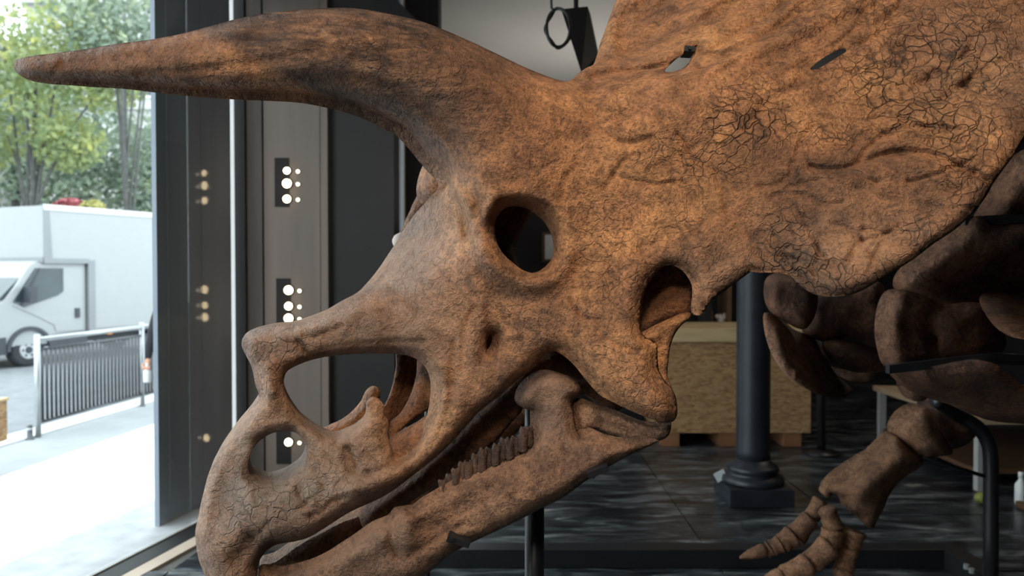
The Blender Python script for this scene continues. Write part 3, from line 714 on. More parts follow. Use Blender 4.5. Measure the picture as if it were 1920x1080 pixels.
# px, py, depth, edge rounding depth, rounding radius px, thickness
CT = [(370,1030,1.57,.06,60,.17),(450,1000,1.55,.06,60,.17),(430,1140,1.58,.05,40,.12),(425,930,1.575,.06,55,.17),(390,900,1.58,.06,45,.17),(440,830,1.575,.045,34,.15),(480,780,1.57,.04,28,.14),
 (510,715,1.56,.03,18,.13),(470,650,1.572,.025,14,.12),(520,640,1.56,.03,20,.13),(600,635,1.565,.035,22,.15),(680,610,1.57,.05,32,.20),(740,560,1.59,.11,110,.26),(800,440,1.65,.12,110,.30),(780,490,1.62,.12,120,.28),(850,420,1.62,.10,90,.26),(840,520,1.575,.08,80,.2),
 (830,620,1.565,.05,50,.15),(838,740,1.56,.035,22,.10),(815,820,1.565,.03,22,.09),(770,880,1.57,.03,22,.09),(710,900,1.565,.03,26,.10),(640,900,1.56,.035,40,.12),(470,915,1.572,.014,8,.15),(520,922,1.568,.014,8,.15),(562,900,1.57,.014,8,.14),(582,860,1.573,.014,8,.13),(566,816,1.577,.014,8,.13),(520,802,1.577,.016,10,.13),(468,850,1.577,.016,10,.14),(690,830,1.575,.02,20,.05),(707,765,1.585,.015,12,.04),(550,800,1.58,.03,20,.13),(600,850,1.57,.03,28,.12),
 (590,960,1.555,.04,45,.15),(520,970,1.55,.05,50,.16),(500,1020,1.555,.05,40,.15),
 (890,700,1.555,.04,40,.09),(900,640,1.56,.03,20,.07),(860,780,1.555,.04,35,.09),(960,690,1.545,.04,40,.08),(930,580,1.56,.03,20,.07),
 (30,124,1.43,.024,22,.05),(100,126,1.43,.026,28,.055),(200,120,1.432,.036,38,.075),(300,116,1.435,.046,48,.096),(400,110,1.44,.058,64,.12),(500,100,1.447,.07,78,.14),(600,98,1.455,.08,86,.16),(700,112,1.468,.088,92,.18),
 (780,150,1.48,.09,100,.19),(850,210,1.495,.09,100,.2),(900,270,1.505,.09,95,.19),(900,130,1.51,.09,80,.2),(980,200,1.525,.08,80,.18),(1000,300,1.515,.07,80,.15),
 (900,380,1.53,.05,40,.12),(990,360,1.515,.035,20,.08),(905,470,1.535,.018,12,.06),(990,525,1.535,.018,12,.06),(1065,450,1.525,.018,12,.06),(1000,600,1.54,.03,40,.07),(1090,590,1.52,.03,40,.07),
 (1150,500,1.51,.03,40,.07),(1150,650,1.48,.035,40,.07),(1200,720,1.455,.04,40,.08),(1245,765,1.44,.045,40,.09),(1090,660,1.515,.035,45,.07),(1220,650,1.465,.03,25,.06),
 (1180,400,1.52,.03,40,.07),(1100,250,1.545,.04,50,.1),(1060,170,1.575,.05,40,.1),(1150,180,1.575,.02,14,.06),(1120,135,1.68,.02,14,.05),(1180,110,1.72,.015,12,.04),(1150,60,1.80,.02,16,.05),(1170,0,1.86,.02,18,.05),
 (1230,90,1.72,.015,12,.04),(1240,160,1.57,.02,12,.05),(1300,60,1.70,.015,10,.04),(1320,130,1.575,.015,10,.04),(1400,0,1.74,.02,20,.04),(1300,-60,1.84,.02,20,.04),(1400,120,1.575,.02,20,.04),(1500,60,1.62,.008,10,.016),(1620,60,1.59,.008,10,.016),(1530,150,1.545,.008,10,.016),(1560,108,1.57,.007,9,.014),(1700,40,1.58,.02,20,.04),
 (1300,300,1.52,.03,40,.06),(1260,440,1.50,.03,40,.06),(1330,480,1.475,.025,30,.05),(1310,570,1.46,.016,12,.03),(1400,400,1.475,.03,40,.05),(1420,490,1.455,.025,30,.045),(1540,520,1.405,.025,30,.045),(1600,500,1.395,.025,32,.045),
 (1500,300,1.475,.03,40,.05),(1650,350,1.43,.03,40,.045),(1700,460,1.385,.025,32,.04),(1820,380,1.375,.025,30,.04),(1890,280,1.385,.025,30,.04),(1650,200,1.50,.03,40,.045),(1800,180,1.46,.03,40,.04),(1900,120,1.49,.03,40,.04),
 (1850,0,1.57,.03,40,.04),(1500,-200,1.86,.03,40,.04),(1700,-340,1.90,.02,30,.04),(2100,-100,1.62,.02,30,.04),(2100,100,1.47,.02,30,.04),(1300,-220,1.98,.02,30,.04)]
FE = [ # polyline, sigma px, height toward the camera
 ([(915,400),(900,440),(905,478),(930,506),(965,525),(1003,531),(1040,513),(1062,478)], 13, .015),
 ([(900,380),(880,430),(884,480),(905,515)], 9, -.008),
 ([(930,535),(975,556),(1020,556),(1065,532),(1085,495)], 13, -.009),
 ([(935,370),(985,362),(1040,382),(1070,420)], 15, .010),
 ([(838,330),(862,362),(880,392),(888,430)], 7, .022), ([(836,348),(852,374),(868,402),(874,440)], 6, -.014), ([(860,330),(900,350),(920,380)], 24, .014),
 ([(880,360),(940,330),(1000,320)], 40, .010),
 ([(822,690),(828,740),(822,785),(804,832),(772,868),(720,898),(660,918)], 11, .012),
 ([(852,640),(848,690),(843,750),(828,800),(800,848),(760,885)], 4, -.007), ([(868,600),(866,660),(864,740),(846,815)], 12, .005),
 ([(893,575),(876,600),(868,640),(866,690)], 4, -.007), ([(905,580),(898,610),(893,660)], 14, .010), ([(912,575),(916,600),(914,625)], 4, -.006),
 ([(940,640),(950,630),(968,628)], 5, .007), ([(928,668),(925,700),(922,730)], 5, -.005),
 ([(700,650),(640,655),(590,665),(555,680)], 10, .008), ([(560,640),(572,655),(582,665)], 4, -.010), ([(600,655),(660,645),(740,640),(800,640)], 4, -.006),
 ([(700,590),(760,580),(830,600)], 30, -.006), ([(560,620),(640,600),(720,560)], 20, .006),
 ([(470,690),(485,715),(490,735)], 8, -.010), ([(505,690),(512,730)], 10, .010),
 ([(654,842),(658,862),(664,876)], 6, -.020), ([(645,840),(650,862),(660,884),(690,888)], 4, -.009), ([(672,800),(690,800),(705,790)], 10, .008), ([(735,868),(720,880),(690,886)], 4, -.009),
 ([(440,840),(425,880),(415,920),(410,960)], 20, -.022), ([(400,870),(385,930),(378,990)], 12, .012),
 ([(480,940),(560,945),(640,920),(700,905)], 24, .010), ([(590,880),(606,905),(600,925),(580,940),(560,955)], 4, -.007), ([(478,925),(484,945),(500,955)], 4, -.006),
 ([(500,985),(488,1000),(470,1010)], 4, -.006), ([(600,938),(590,960),(575,970)], 4, -.006), ([(440,1050),(460,1030),(470,1010)], 10, -.014),
 ([(500,800),(540,795),(590,815),(620,835)], 8, .007),
 # cheek
 ([(985,600),(1050,590),(1110,620),(1160,690),(1220,750)], 40, .010), ([(1085,690),(1130,735),(1180,765),(1240,788)], 10, .007),
 ([(1215,640),(1226,660),(1230,690),(1242,716)], 7, -.010),
 ([(1195,500),(1185,560),(1188,620)], 18, .008),
 # frill
 ([(1520,312),(1560,318),(1610,308),(1650,292),(1700,284),(1760,292),(1810,315),(1850,336)], 4.5, -.016), ([(1560,330),(1640,320),(1700,310),(1760,315)], 18, .010),
 ([(1608,302),(1635,272),(1668,248),(1710,238),(1760,240),(1800,244)], 4, -.012), ([(1640,290),(1680,262),(1730,255)], 10, .007),
 ([(1715,158),(1760,150),(1800,160),(1850,175)], 6, -.009), ([(1690,190),(1740,150),(1780,115),(1830,95)], 5, -.008), ([(1780,170),(1840,140),(1890,110)], 5, -.007),
 ([(1310,128),(1360,105),(1410,80),(1470,45),(1540,0),(1600,-50)], 6, -.013), ([(1335,95),(1390,60),(1440,25),(1475,0)], 5, -.012), ([(1180,95),(1240,60),(1330,30),(1400,-10)], 6, -.010),
 ([(1345,120),(1410,98),(1470,70),(1540,35),(1610,0)], 7, .010), ([(1420,112),(1480,90),(1550,55),(1640,10)], 5, -.010), ([(1200,130),(1225,100),(1240,60)], 8, .006),
 ([(1690,20),(1660,55),(1600,92)], 5, -.010), ([(1150,10),(1140,60),(1150,100)], 8, .008), ([(1175,20),(1165,60),(1170,95)], 6, -.010),
 ([(1085,150),(1130,140),(1180,133),(1230,128),(1262,120)], 5, -.024), ([(1100,140),(1160,124),(1220,112),(1290,92)], 9, .014), ([(1150,165),(1220,158),(1290,135)], 12, .012),
 ([(1400,420),(1440,470),(1470,500)], 20, -.010), ([(1340,420),(1300,470),(1310,540)], 22, .010), ([(1322,545),(1340,545),(1350,552)], 4, -.006),
 ([(1560,540),(1640,510),(1720,465),(1800,405),(1860,330)], 22, .007), ([(1500,470),(1600,440),(1700,390)], 40, -.005),
 ([(1515,140),(1480,170),(1430,200),(1400,240)], 6, -.008),
 ([(1105,215),(1130,250),(1180,270),(1220,260)], 6, -.010), ([(1110,170),(1105,215)], 8, -.008), ([(1220,320),(1290,285),(1350,250)], 8, -.006), ([(1200,470),(1280,430),(1370,390)], 7, -.006),
 # horn flutes
 ([(120,120),(220,110),(320,98),(420,80),(520,62)], 7, -.004), ([(260,140),(400,128),(520,110),(640,90),(760,95)], 7, -.005), ([(480,55),(600,45),(720,55),(840,95),(940,150)], 8, -.005), ([(560,150),(680,150),(780,190),(850,260)], 8, -.006),
 ([(100,140),(106,128),(118,116)], 4, -.004)]
# irregular fine cracks cut into the surface, wandering like drying mud
rc = random.Random(11)
for i in range(26):          # flowing striations of the frill, fanning up to the right
    x = rc.uniform(1180, 1780); y = rc.uniform(-60, 150) if x < 1600 else rc.uniform(-60, 260)
    a = -math.radians(rc.uniform(28, 44)); ln = rc.uniform(60, 170); b_ = rc.uniform(-.12, .12); pl = [(x, y)]
    for q_ in range(5): x += math.cos(a)*ln/5; y += math.sin(a)*ln/5; a += b_; pl.append((x, y))
    FE.append((pl, rc.uniform(2.5, 4.5), rc.choice([-.010, -.007, .006])))
for (x, y, a, n, stp) in [(1240,500,0.2,7,22),(1500,400,1.0,7,20),(1560,420,-.4,8,20),(1620,430,.6,6,20),(1690,420,2.2,7,18),(1740,380,.3,6,22),(1660,450,1.7,6,14),(1450,440,.4,8,18),(1580,380,2.6,7,20),(1480,350,.1,8,22),
   (1700,340,.5,7,20),(1780,350,-.3,5,18),(1420,350,-.5,8,24),(1530,460,.8,7,16),(1590,490,-1.0,6,14),(1460,480,.1,6,14),(1640,180,.9,6,20),(1750,90,.3,7,24),(1600,230,-.3,7,22),(1820,70,.2,6,22),(1270,250,.4,8,22),(1150,330,.7,7,20),
   (1130,230,.2,8,18),(1200,290,2.4,6,18),(1340,330,.9,6,18),(640,610,2.0,5,16),(720,520,1.0,6,16),(540,640,.8,6,10),(650,930,2.6,6,14),(560,900,1.2,5,14),(1080,300,1.3,6,16),(1070,560,.8,6,14),(1120,620,.7,7,14)]:
    pl = [(x, y)]
    for i in range(n):
        a += rc.uniform(-.6, .6); x += math.cos(a)*stp; y += math.sin(a)*stp*.8; pl.append((x, y))
    FE.append((pl, 3.0, -.0075))
# hidden roof between the two halves, added to keep overhead light out
def loft(name, A, B, th, mat):
    bm = bm_(); ra = [P(*a) for a in A]; rb = [P(*b) for b in B]; dn = Vector((0, 0, -th))
    rows = [ra, [a.lerp(b, .33) + Vector((0, 0, .012)) for a, b in zip(ra, rb)], [a.lerp(b, .67) + Vector((0, 0, .012)) for a, b in zip(ra, rb)], rb]
    up = [[bm.verts.new(p) for p in r_] for r_ in rows]; lo = [[bm.verts.new(p+dn) for p in r_] for r_ in rows]
    m = len(A)
    for g_ in (up, lo):
        for i in range(3):
            for j in range(m-1): bm.faces.new((g_[i][j], g_[i][j+1], g_[i+1][j+1], g_[i+1][j]))
    for i in range(3):
        for j in (0, m-1): bm.faces.new((up[i][j], up[i+1][j], lo[i+1][j], lo[i][j]))
    for i in (0, 3):
        for j in range(m-1): bm.faces.new((up[i][j], up[i][j+1], lo[i][j+1], lo[i][j]))
    return obj(name, bm, mat, skull, True)
loft('skull_shade_roof', [(760,520,1.68),(800,460,1.70),(850,385,1.68),(900,330,1.62),(980,250,1.62),(1060,200,1.62),(1130,185,1.63),(1250,170,1.62),(1400,170,1.62)],
     [(740,560,1.95),(790,490,1.98),(840,410,2.02),(880,350,2.05),(940,310,2.10),(1010,280,2.12),(1080,270,2.15),(1180,260,2.2),(1320,260,2.25)], .02, 'inner')
def dustf(p):
    g = lambda x, y, rx, ry: np.exp(-((p[:, 0]-x)/rx)**2-((p[:, 1]-y)/ry)**2)
    return np.clip(0.75*g(770,470,90,120)+0.7*g(620,610,160,45)+.72*g(470,900,170,220)+.62*g(620,880,170,100)+.3*g(830,700,120,120)+.15*g(250,125,200,120)+.35*g(1600,470,200,100)+.3*g(1340,540,70,60)+.3*g(1850,120,150,120), 0, .85)
def stainf(p):
    g = lambda x, y, rx, ry: np.exp(-((p[:, 0]-x)/rx)**2-((p[:, 1]-y)/ry)**2)
    return np.clip(.75*g(1400,310,70,60)+.5*g(1310,370,50,40)+.5*g(1500,390,60,50)+.45*g(1700,180,140,70)+.55*g(880,170,70,50)+.4*g(1460,470,50,30)+.4*g(430,920,28,50)+.4*g(500,660,40,25)+.8*g(80,125,230,70)+.5*g(450,1050,60,30)+.35*g(640,140,160,30), 0, .9)
def crackf(p):
    g = lambda x, y, rx, ry: np.exp(-((p[:, 0]-x)/rx)**2-((p[:, 1]-y)/ry)**2)
    return np.clip(.30 + 1.0*g(1560,410,230,130) + .8*g(1740,150,170,110) + .6*g(1170,250,120,70) + .5*g(1380,270,120,100) + .35*g(520,650,90,50) + .3*g(470,960,120,90), 0, 1)
def hornf(p):
    return np.clip((1030-p[:, 0]-.35*(p[:, 1]-150))/260, 0, 1)*np.clip((430-p[:, 1]-.0*p[:, 0])/110, 0, 1)*(p[:, 1] < 470-.0*p[:, 0])*np.clip((345-p[:,1]+.6*(p[:,0]-840))/30, 0, 1)
REG = [('brow_horn', [(-10,-60),(1000,-60),(1003,140),(960,215),(900,290),(846,340),(600,270),(-10,270)], 'bone'),
 ('beak', [(300,870),(395,868),(440,930),(500,985),(545,1016),(520,1250),(300,1250)], 'bone'),
 ('nose_bridge', [(430,580),(842,332),(868,372),(880,420),(876,520),(852,600),(830,680),(790,676),(700,668),(560,690),(535,735),(486,748),(430,748)], 'bone'),
 ('upper_jaw_front', [(380,740),(486,746),(540,740),(560,770),(640,822),(700,740),(740,760),(740,870),(700,1100),(380,1100)], 'bone'),
 ('cheek_spur', [(1060,665),(1080,600),(1160,560),(1205,560),(1200,605),(1215,635),(1300,640),(1300,830),(1100,760)], 'bone'),
 ('upper_jaw', [(700,960),(738,870),(800,830),(832,680),(852,600),(890,560),(930,590),(960,640),(1000,700),(900,820)], 'bone'),
 ('frill_centre', [(1066,158),(1098,146),(1180,137),(1255,128),(1320,122),(1420,124),(1524,126),(1592,93),(1650,56),(1712,0),(1780,-60),(2200,-330),(1500,-460),(1000,-300)], 'bone'),
 ('frill_side', [(1320,120),(1330,300),(1300,420),(1290,500),(1304,535),(1300,600),(1500,620),(2300,600),(2300,-400),(1780,-60),(1712,0),(1592,93),(1524,127),(1420,125)], 'bone'),
 ('eye_socket_bone', None, 'bone')]
parts = sheet('cranium', OUT, CT, 'bone', skull, [NARIS, NOSTRIL, ORBIT, LACR, STF, SLIT], 5, FE, regions=REG, rough=.0022, rscale=26, attrs={'dust': dustf, 'stain': stainf, 'hornness': hornf, 'crackiness': crackf}, smooth_it=10)
tag(parts['brow_horn'], 'long dark brown brow horn pointing left')

# far half: the second horn, far brow, far walls seen through the openings
bm = bm_()
hp = smoothpath([P(930,260,2.02), P(840,190,1.97), P(740,135,1.93), P(620,105,1.88), P(480,100,1.83), P(330,112,1.77), P(190,122,1.71), P(110,126,1.68)], 6)
tube(bm, hp, list(np.interp(np.linspace(0, 1, len(hp)), [0,.15,.35,.6,.85,1], [.12,.105,.085,.062,.032,.012])), 24)
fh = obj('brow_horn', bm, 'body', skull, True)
sheet('far_brow', [(806,296),(798,312),(791,335),(789,355),(794,372),(804,382),(822,384),(870,390),(930,380),(960,300),(900,250),(830,270)],
      [(810,340,1.93),(900,320,1.95),(800,370,1.94),(930,380,1.95)], 'bone', skull, R=.05, r=34, T=.12, feats=[([(805,345),(815,355),(830,352)],4,-.006),([(800,330),(812,322),(828,326)],3,-.005)])
# inside of the far wall, seen through the eye socket and nose opening
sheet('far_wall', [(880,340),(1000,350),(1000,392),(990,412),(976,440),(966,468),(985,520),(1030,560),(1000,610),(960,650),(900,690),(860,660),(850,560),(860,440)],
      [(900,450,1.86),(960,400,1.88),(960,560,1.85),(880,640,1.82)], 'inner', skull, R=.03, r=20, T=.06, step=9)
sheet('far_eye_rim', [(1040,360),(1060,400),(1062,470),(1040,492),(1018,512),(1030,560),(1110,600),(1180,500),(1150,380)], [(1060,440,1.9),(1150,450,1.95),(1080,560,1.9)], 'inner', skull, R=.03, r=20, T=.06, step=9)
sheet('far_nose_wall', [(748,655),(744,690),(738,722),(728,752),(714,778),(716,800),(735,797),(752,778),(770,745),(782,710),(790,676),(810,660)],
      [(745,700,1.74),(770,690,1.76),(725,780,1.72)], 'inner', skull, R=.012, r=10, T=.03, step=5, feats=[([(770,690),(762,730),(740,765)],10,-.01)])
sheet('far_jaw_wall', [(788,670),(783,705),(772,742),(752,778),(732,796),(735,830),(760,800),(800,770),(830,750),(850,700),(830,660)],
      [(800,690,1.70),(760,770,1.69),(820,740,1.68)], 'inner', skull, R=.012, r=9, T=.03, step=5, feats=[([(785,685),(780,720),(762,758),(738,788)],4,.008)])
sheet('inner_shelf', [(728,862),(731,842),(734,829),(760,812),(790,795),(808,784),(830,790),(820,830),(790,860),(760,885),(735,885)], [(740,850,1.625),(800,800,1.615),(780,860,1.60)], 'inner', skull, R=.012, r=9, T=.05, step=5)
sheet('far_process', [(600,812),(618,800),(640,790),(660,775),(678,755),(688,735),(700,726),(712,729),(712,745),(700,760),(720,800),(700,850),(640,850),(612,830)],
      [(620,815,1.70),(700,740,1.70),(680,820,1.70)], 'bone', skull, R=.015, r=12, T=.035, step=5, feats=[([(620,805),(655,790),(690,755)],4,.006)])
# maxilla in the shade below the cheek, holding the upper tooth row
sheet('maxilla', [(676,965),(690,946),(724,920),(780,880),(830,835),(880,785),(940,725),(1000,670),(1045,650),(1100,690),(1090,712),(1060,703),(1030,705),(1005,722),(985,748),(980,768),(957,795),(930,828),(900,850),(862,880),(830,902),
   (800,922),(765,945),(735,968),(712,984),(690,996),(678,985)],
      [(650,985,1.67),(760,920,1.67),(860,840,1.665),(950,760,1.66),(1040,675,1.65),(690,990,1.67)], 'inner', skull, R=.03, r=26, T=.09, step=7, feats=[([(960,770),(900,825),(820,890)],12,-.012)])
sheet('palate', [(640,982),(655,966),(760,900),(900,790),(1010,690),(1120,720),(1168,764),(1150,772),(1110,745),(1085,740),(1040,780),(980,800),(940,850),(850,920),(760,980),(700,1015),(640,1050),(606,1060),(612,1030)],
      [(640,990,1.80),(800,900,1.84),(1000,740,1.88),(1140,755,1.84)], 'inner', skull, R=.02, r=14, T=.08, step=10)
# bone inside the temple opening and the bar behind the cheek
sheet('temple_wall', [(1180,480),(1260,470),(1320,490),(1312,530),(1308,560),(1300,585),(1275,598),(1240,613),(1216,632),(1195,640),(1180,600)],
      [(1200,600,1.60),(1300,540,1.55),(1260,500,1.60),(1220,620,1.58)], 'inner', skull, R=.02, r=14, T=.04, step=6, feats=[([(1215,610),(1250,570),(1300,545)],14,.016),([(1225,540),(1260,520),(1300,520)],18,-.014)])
sheet('cheek_bar', [(1204,634),(1222,620),(1245,608),(1272,596),(1297,586),(1294,597),(1280,608),(1266,626),(1257,650),(1253,680),(1252,706),(1262,735),(1240,716),(1234,690),(1231,660),(1226,645)],
      [(1220,630,1.50),(1290,592,1.53),(1245,700,1.49),(1240,640,1.50)], 'bone', skull, R=.015, r=12, T=.04, step=4, feats=[([(1238,640),(1240,670),(1246,700)],5,-.010),([(1215,634),(1250,614),(1292,592)],4,.006)])

# ------------------------------------------------ lower jaw
JAW = [(976,754),(978,739),(986,724),(1000,711),(1027,698),(1057,702),(1081,716),(1090,730),(1085,742),(1074,751),(1075,769),(1078,793),(1084,812),(1092,820),(1104,811),(1119,809),(1146,820),(1176,827),(1210,828),(1236,826),(1222,834),(1190,849),(1140,876),(1104,898),
 (1057,932),(1016,953),(980,972),(924,999),(884,1018),(836,1046),(807,1071),(770,1100),(700,1140),(610,1170),(540,1150),(500,1110),(484,1084),(488,1072),(504,1071),(527,1074),(549,1071),(582,1062),(616,1047),(638,1033),(671,1011),(704,988),
 (733,976),(744,963),(760,959),(779,957),(795,945),(820,930),(850,913),(894,885),(938,864),(968,850),(992,836),(1003,815),(1005,790),(1002,769),(992,768),(981,765)]
JC = [(1030,730,1.565),(1040,800,1.56),(1090,840,1.53),(1180,845,1.50),(1000,880,1.54),(900,930,1.535),(800,990,1.53),(760,980,1.52),(700,1030,1.535),(600,1080,1.55),(500,1085,1.58),(640,1130,1.56),(980,760,1.58),(1235,828,1.48)]
JF = [([(985,745),(1010,720),(1050,715),(1080,730)],14,.012),([(1040,770),(1045,820),(1010,880),(960,930)],24,.012),([(1090,830),(1140,850),(1180,845)],10,.008),([(1000,860),(940,900),(860,950),(790,985)],12,-.008),
 ([(752,970),(738,990),(730,1020),(745,1045)],5,-.010),([(760,968),(772,985),(765,1010)],12,.014),([(930,930),(880,955),(820,985)],4,-.005),([(650,1050),(720,1015),(740,1000)],14,.006),
 ([(970,900),(975,920),(960,930)],5,-.006),([(1000,935),(1060,905),(1120,870)],10,.006),([(870,985),(820,1010),(770,1040)],5,-.005),([(1000,780),(1070,790)],20,-.004)]
lj = sheet('lower_jaw', JAW, JC, 'jaw', skull, R=.03, r=32, T=.07, step=5, feats=JF, rough=.002, attrs={'dust': lambda p: np.clip(.5*np.exp(-((p[:,0]-680)/120)**2-((p[:,1]-1020)/60)**2)+.6*np.exp(-((p[:,0]-1040)/60)**2-((p[:,1]-760)/70)**2), 0, .8), 'stain': lambda p: np.clip(.5*np.exp(-((p[:,0]-1100)/60)**2-((p[:,1]-870)/20)**2), 0, 1)})
tag(lj, 'lower jaw bone with a knobbed upright process')
sheet('jaw_joint_bone', [(1080,760),(1088,752),(1097,750),(1122,759),(1161,772),(1190,784),(1217,794),(1240,796),(1257,790),(1258,806),(1250,820),(1230,828),(1200,829),(1172,825),(1146,817),(1119,806),(1103,808),(1092,818),(1084,805),(1080,785)],
      [(1100,780,1.56),(1160,795,1.545),(1240,810,1.50),(1090,800,1.56)], 'jaw', skull, R=.022, r=22, T=.05, step=4, feats=[([(1110,770),(1160,786),(1210,800)],6,.006),([(1130,795),(1180,810)],5,-.006)])
# far half of the lower jaw, its upper edge catching the window light
sheet('far_jaw', [(487,1066),(516,1054),(538,1039),(560,1023),(582,1010),(604,999),(641,980),(700,960),(760,935),(740,1010),(640,1075),(560,1130),(505,1110)],
      [(520,1070,1.70),(600,1020,1.72),(700,980,1.76),(600,1080,1.71)], 'jaw', skull, R=.004, r=4, T=.06, step=5, ndir=(-.28,.94,.06)).data.polygons.foreach_set('use_smooth', [False]*len(bpy.data.meshes['far_jaw'].polygons))
# teeth of the lower row
trow = catmull([(826,920),(850,905),(894,878),(938,857),(968,843),(1000,822)], 3, False)
tl = np.concatenate([[0], np.cumsum(np.linalg.norm(np.diff(trow, axis=0), axis=1))])
nt_ = 14
for i in range(nt_):
    s = (i+.5)/nt_*tl[-1]; x = np.interp(s, tl, trow[:, 0]); y = np.interp(s, tl, trow[:, 1])
    h = [20,24,28,34,26,34,38,30,34,40,32,30,40,34][i]*.85; w = tl[-1]/nt_*.5
    a = math.radians(-22 + rc.uniform(-6, 6)); ux, uy = math.cos(a), math.sin(a)
    lean = rc.uniform(-4, 4); dpt = 1.565 + .006*(i % 2)
    o_ = [(-w, 12), (-w*1.05, -h*.35), (-w*1.05+lean, -h*.85), (-w*.7+lean, -h*1.0), (w*.3+lean, -h*.80), (w*.95+lean, -h*.92), (w*1.05+lean*.5, -h*.5), (w, 0), (w*.9, 14)]
    poly = [(x+u*ux*1.0, y+u*uy*.9+v) for u, v in o_]
    t_ = sheet('tooth', poly, [(x, y, dpt), (x+5, y, dpt), (x, y+9, dpt-.004)], 'tooth', lj, R=.008, r=6, T=.022, step=4, feats=[([(x, y+8), (x+lean*.6, y-h*.5)], 2.2, .004)], rough=.0008)
tl = np.concatenate([[0], np.cumsum(np.linalg.norm(np.diff(trow, axis=0), axis=1))])
# black clips of the mount that grip the jaw
def clip(a, b, d, w):
    A, B = P(*a, d), P(*b, d); u = (B-A).normalized(); v = u.cross(Vector((0, 1, 0))).normalized()
    bm = bm_(); prism(bm, [A-v*w, B-v*w*.8, B+v*w*.8, A+v*w], (0.01, .09, 0.01)); tube(bm, [A+Vector((.01,-.004,0)), A+Vector((.01,.02,0))], .004, 8)
    return obj('clip', bm, 'steel', skull)
clip((1284,90), (1304,92), 1.64, .006); clip((838,1010), (880,1024), 1.515, .006); clip((1102,893), (1140,878), 1.495, .006)
# ================================================================== STEEL MOUNT
c = P(1002, 960, 1.74); pz = P(1002, 742, 1.74).z
mt = thing('skull_mount', 'round black steel post holding up the skull behind its lower jaw', 'stand', (c.x, c.y, 0))
bm = bm_(); tube(bm, [(c.x, c.y, .02), (c.x, c.y, pz)], .0215, 24); obj('post', bm, 'steel', mt, True)
bm = bm_(); add_box(bm, (c.x-.16, c.y-.16, 0), (c.x+.16, c.y+.16, .012), bevel=.003); obj('foot_plate', bm, 'steel', mt)
p = P(1010, 760, 1.74); bm = bm_(); add_box(bm, (p.x-.02, p.y-.01, p.z-.03), (p.x+.12, p.y+.16, p.z-.015), bevel=.002); obj('bracket', bm, 'steel', mt)
# base frame of the skeleton: one long beam and one running to the camera
p0 = onz(780, 1066, 0.0); p1 = onz(1770, 1066, 0.0); y0 = p0.y
fr = thing('base_frame', 'low black steel base frame lying on the floor under the skeleton', 'frame', (0, y0, 0))
zt = ony(1200, 1031, y0).z
bm = bm_(); add_box(bm, (p0.x-1.0, y0, 0.001), (p1.x, y0+.10, zt), bevel=.003); obj('long_beam', bm, 'steel', fr)
e = onz(1850, 1120, 0)
bm = bm_(); prism(bm, [(p1.x+.002, y0+.10, .001), (p1.x+.10, y0+.10, .001), (p1.x+.06, y0-2.2, .001), (p1.x-.04, y0-2.2, .001)], (0, 0, zt)); obj('side_beam', bm, 'steel', fr)
for q in ((1812, 1066), (1848, 1066), (1822, 1074)):
    p = onz(*q, zt); bm = bm_(); tube(bm, [(p.x, p.y, zt-.002), (p.x, p.y, zt+.02)], .012, 6); obj('bolt', bm, 'galv', fr)

# ================================================================== THE REST OF THE SKELETON
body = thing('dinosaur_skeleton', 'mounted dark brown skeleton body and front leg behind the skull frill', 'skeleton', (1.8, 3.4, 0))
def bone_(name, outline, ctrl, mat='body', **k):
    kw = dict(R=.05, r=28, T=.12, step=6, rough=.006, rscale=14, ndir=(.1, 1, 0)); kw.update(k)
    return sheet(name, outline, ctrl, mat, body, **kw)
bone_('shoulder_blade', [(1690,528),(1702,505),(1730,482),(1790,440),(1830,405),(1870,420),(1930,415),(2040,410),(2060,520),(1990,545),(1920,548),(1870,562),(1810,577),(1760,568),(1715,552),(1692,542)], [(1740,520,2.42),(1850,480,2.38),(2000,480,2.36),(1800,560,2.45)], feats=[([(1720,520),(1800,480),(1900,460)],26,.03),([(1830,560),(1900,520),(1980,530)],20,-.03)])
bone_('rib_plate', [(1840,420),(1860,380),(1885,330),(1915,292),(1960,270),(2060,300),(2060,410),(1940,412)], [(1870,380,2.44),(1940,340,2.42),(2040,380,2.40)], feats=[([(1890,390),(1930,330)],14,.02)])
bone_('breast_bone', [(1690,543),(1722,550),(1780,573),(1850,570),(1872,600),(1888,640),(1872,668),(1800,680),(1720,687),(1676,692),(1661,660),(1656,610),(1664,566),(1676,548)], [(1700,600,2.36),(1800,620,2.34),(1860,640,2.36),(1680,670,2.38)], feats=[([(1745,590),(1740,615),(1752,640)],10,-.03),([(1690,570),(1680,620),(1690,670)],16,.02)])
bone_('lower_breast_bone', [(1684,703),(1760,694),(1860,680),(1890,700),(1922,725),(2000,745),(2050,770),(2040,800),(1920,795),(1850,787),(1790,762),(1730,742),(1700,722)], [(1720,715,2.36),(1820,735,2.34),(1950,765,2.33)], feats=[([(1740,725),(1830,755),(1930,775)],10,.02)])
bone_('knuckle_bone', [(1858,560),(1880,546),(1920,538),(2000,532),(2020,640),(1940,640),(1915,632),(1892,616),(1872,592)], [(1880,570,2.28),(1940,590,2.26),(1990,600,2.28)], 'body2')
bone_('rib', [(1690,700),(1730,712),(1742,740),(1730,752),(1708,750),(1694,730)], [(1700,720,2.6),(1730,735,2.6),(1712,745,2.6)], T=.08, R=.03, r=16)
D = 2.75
bone_('vertebra', [(1444,524),(1462,512),(1500,505),(1530,530),(1534,560),(1528,592),(1508,618),(1486,608),(1452,586),(1441,560)], [(1460,560,D),(1510,560,D-.02),(1490,600,D)], feats=[([(1452,540),(1450,575)],8,.02)])
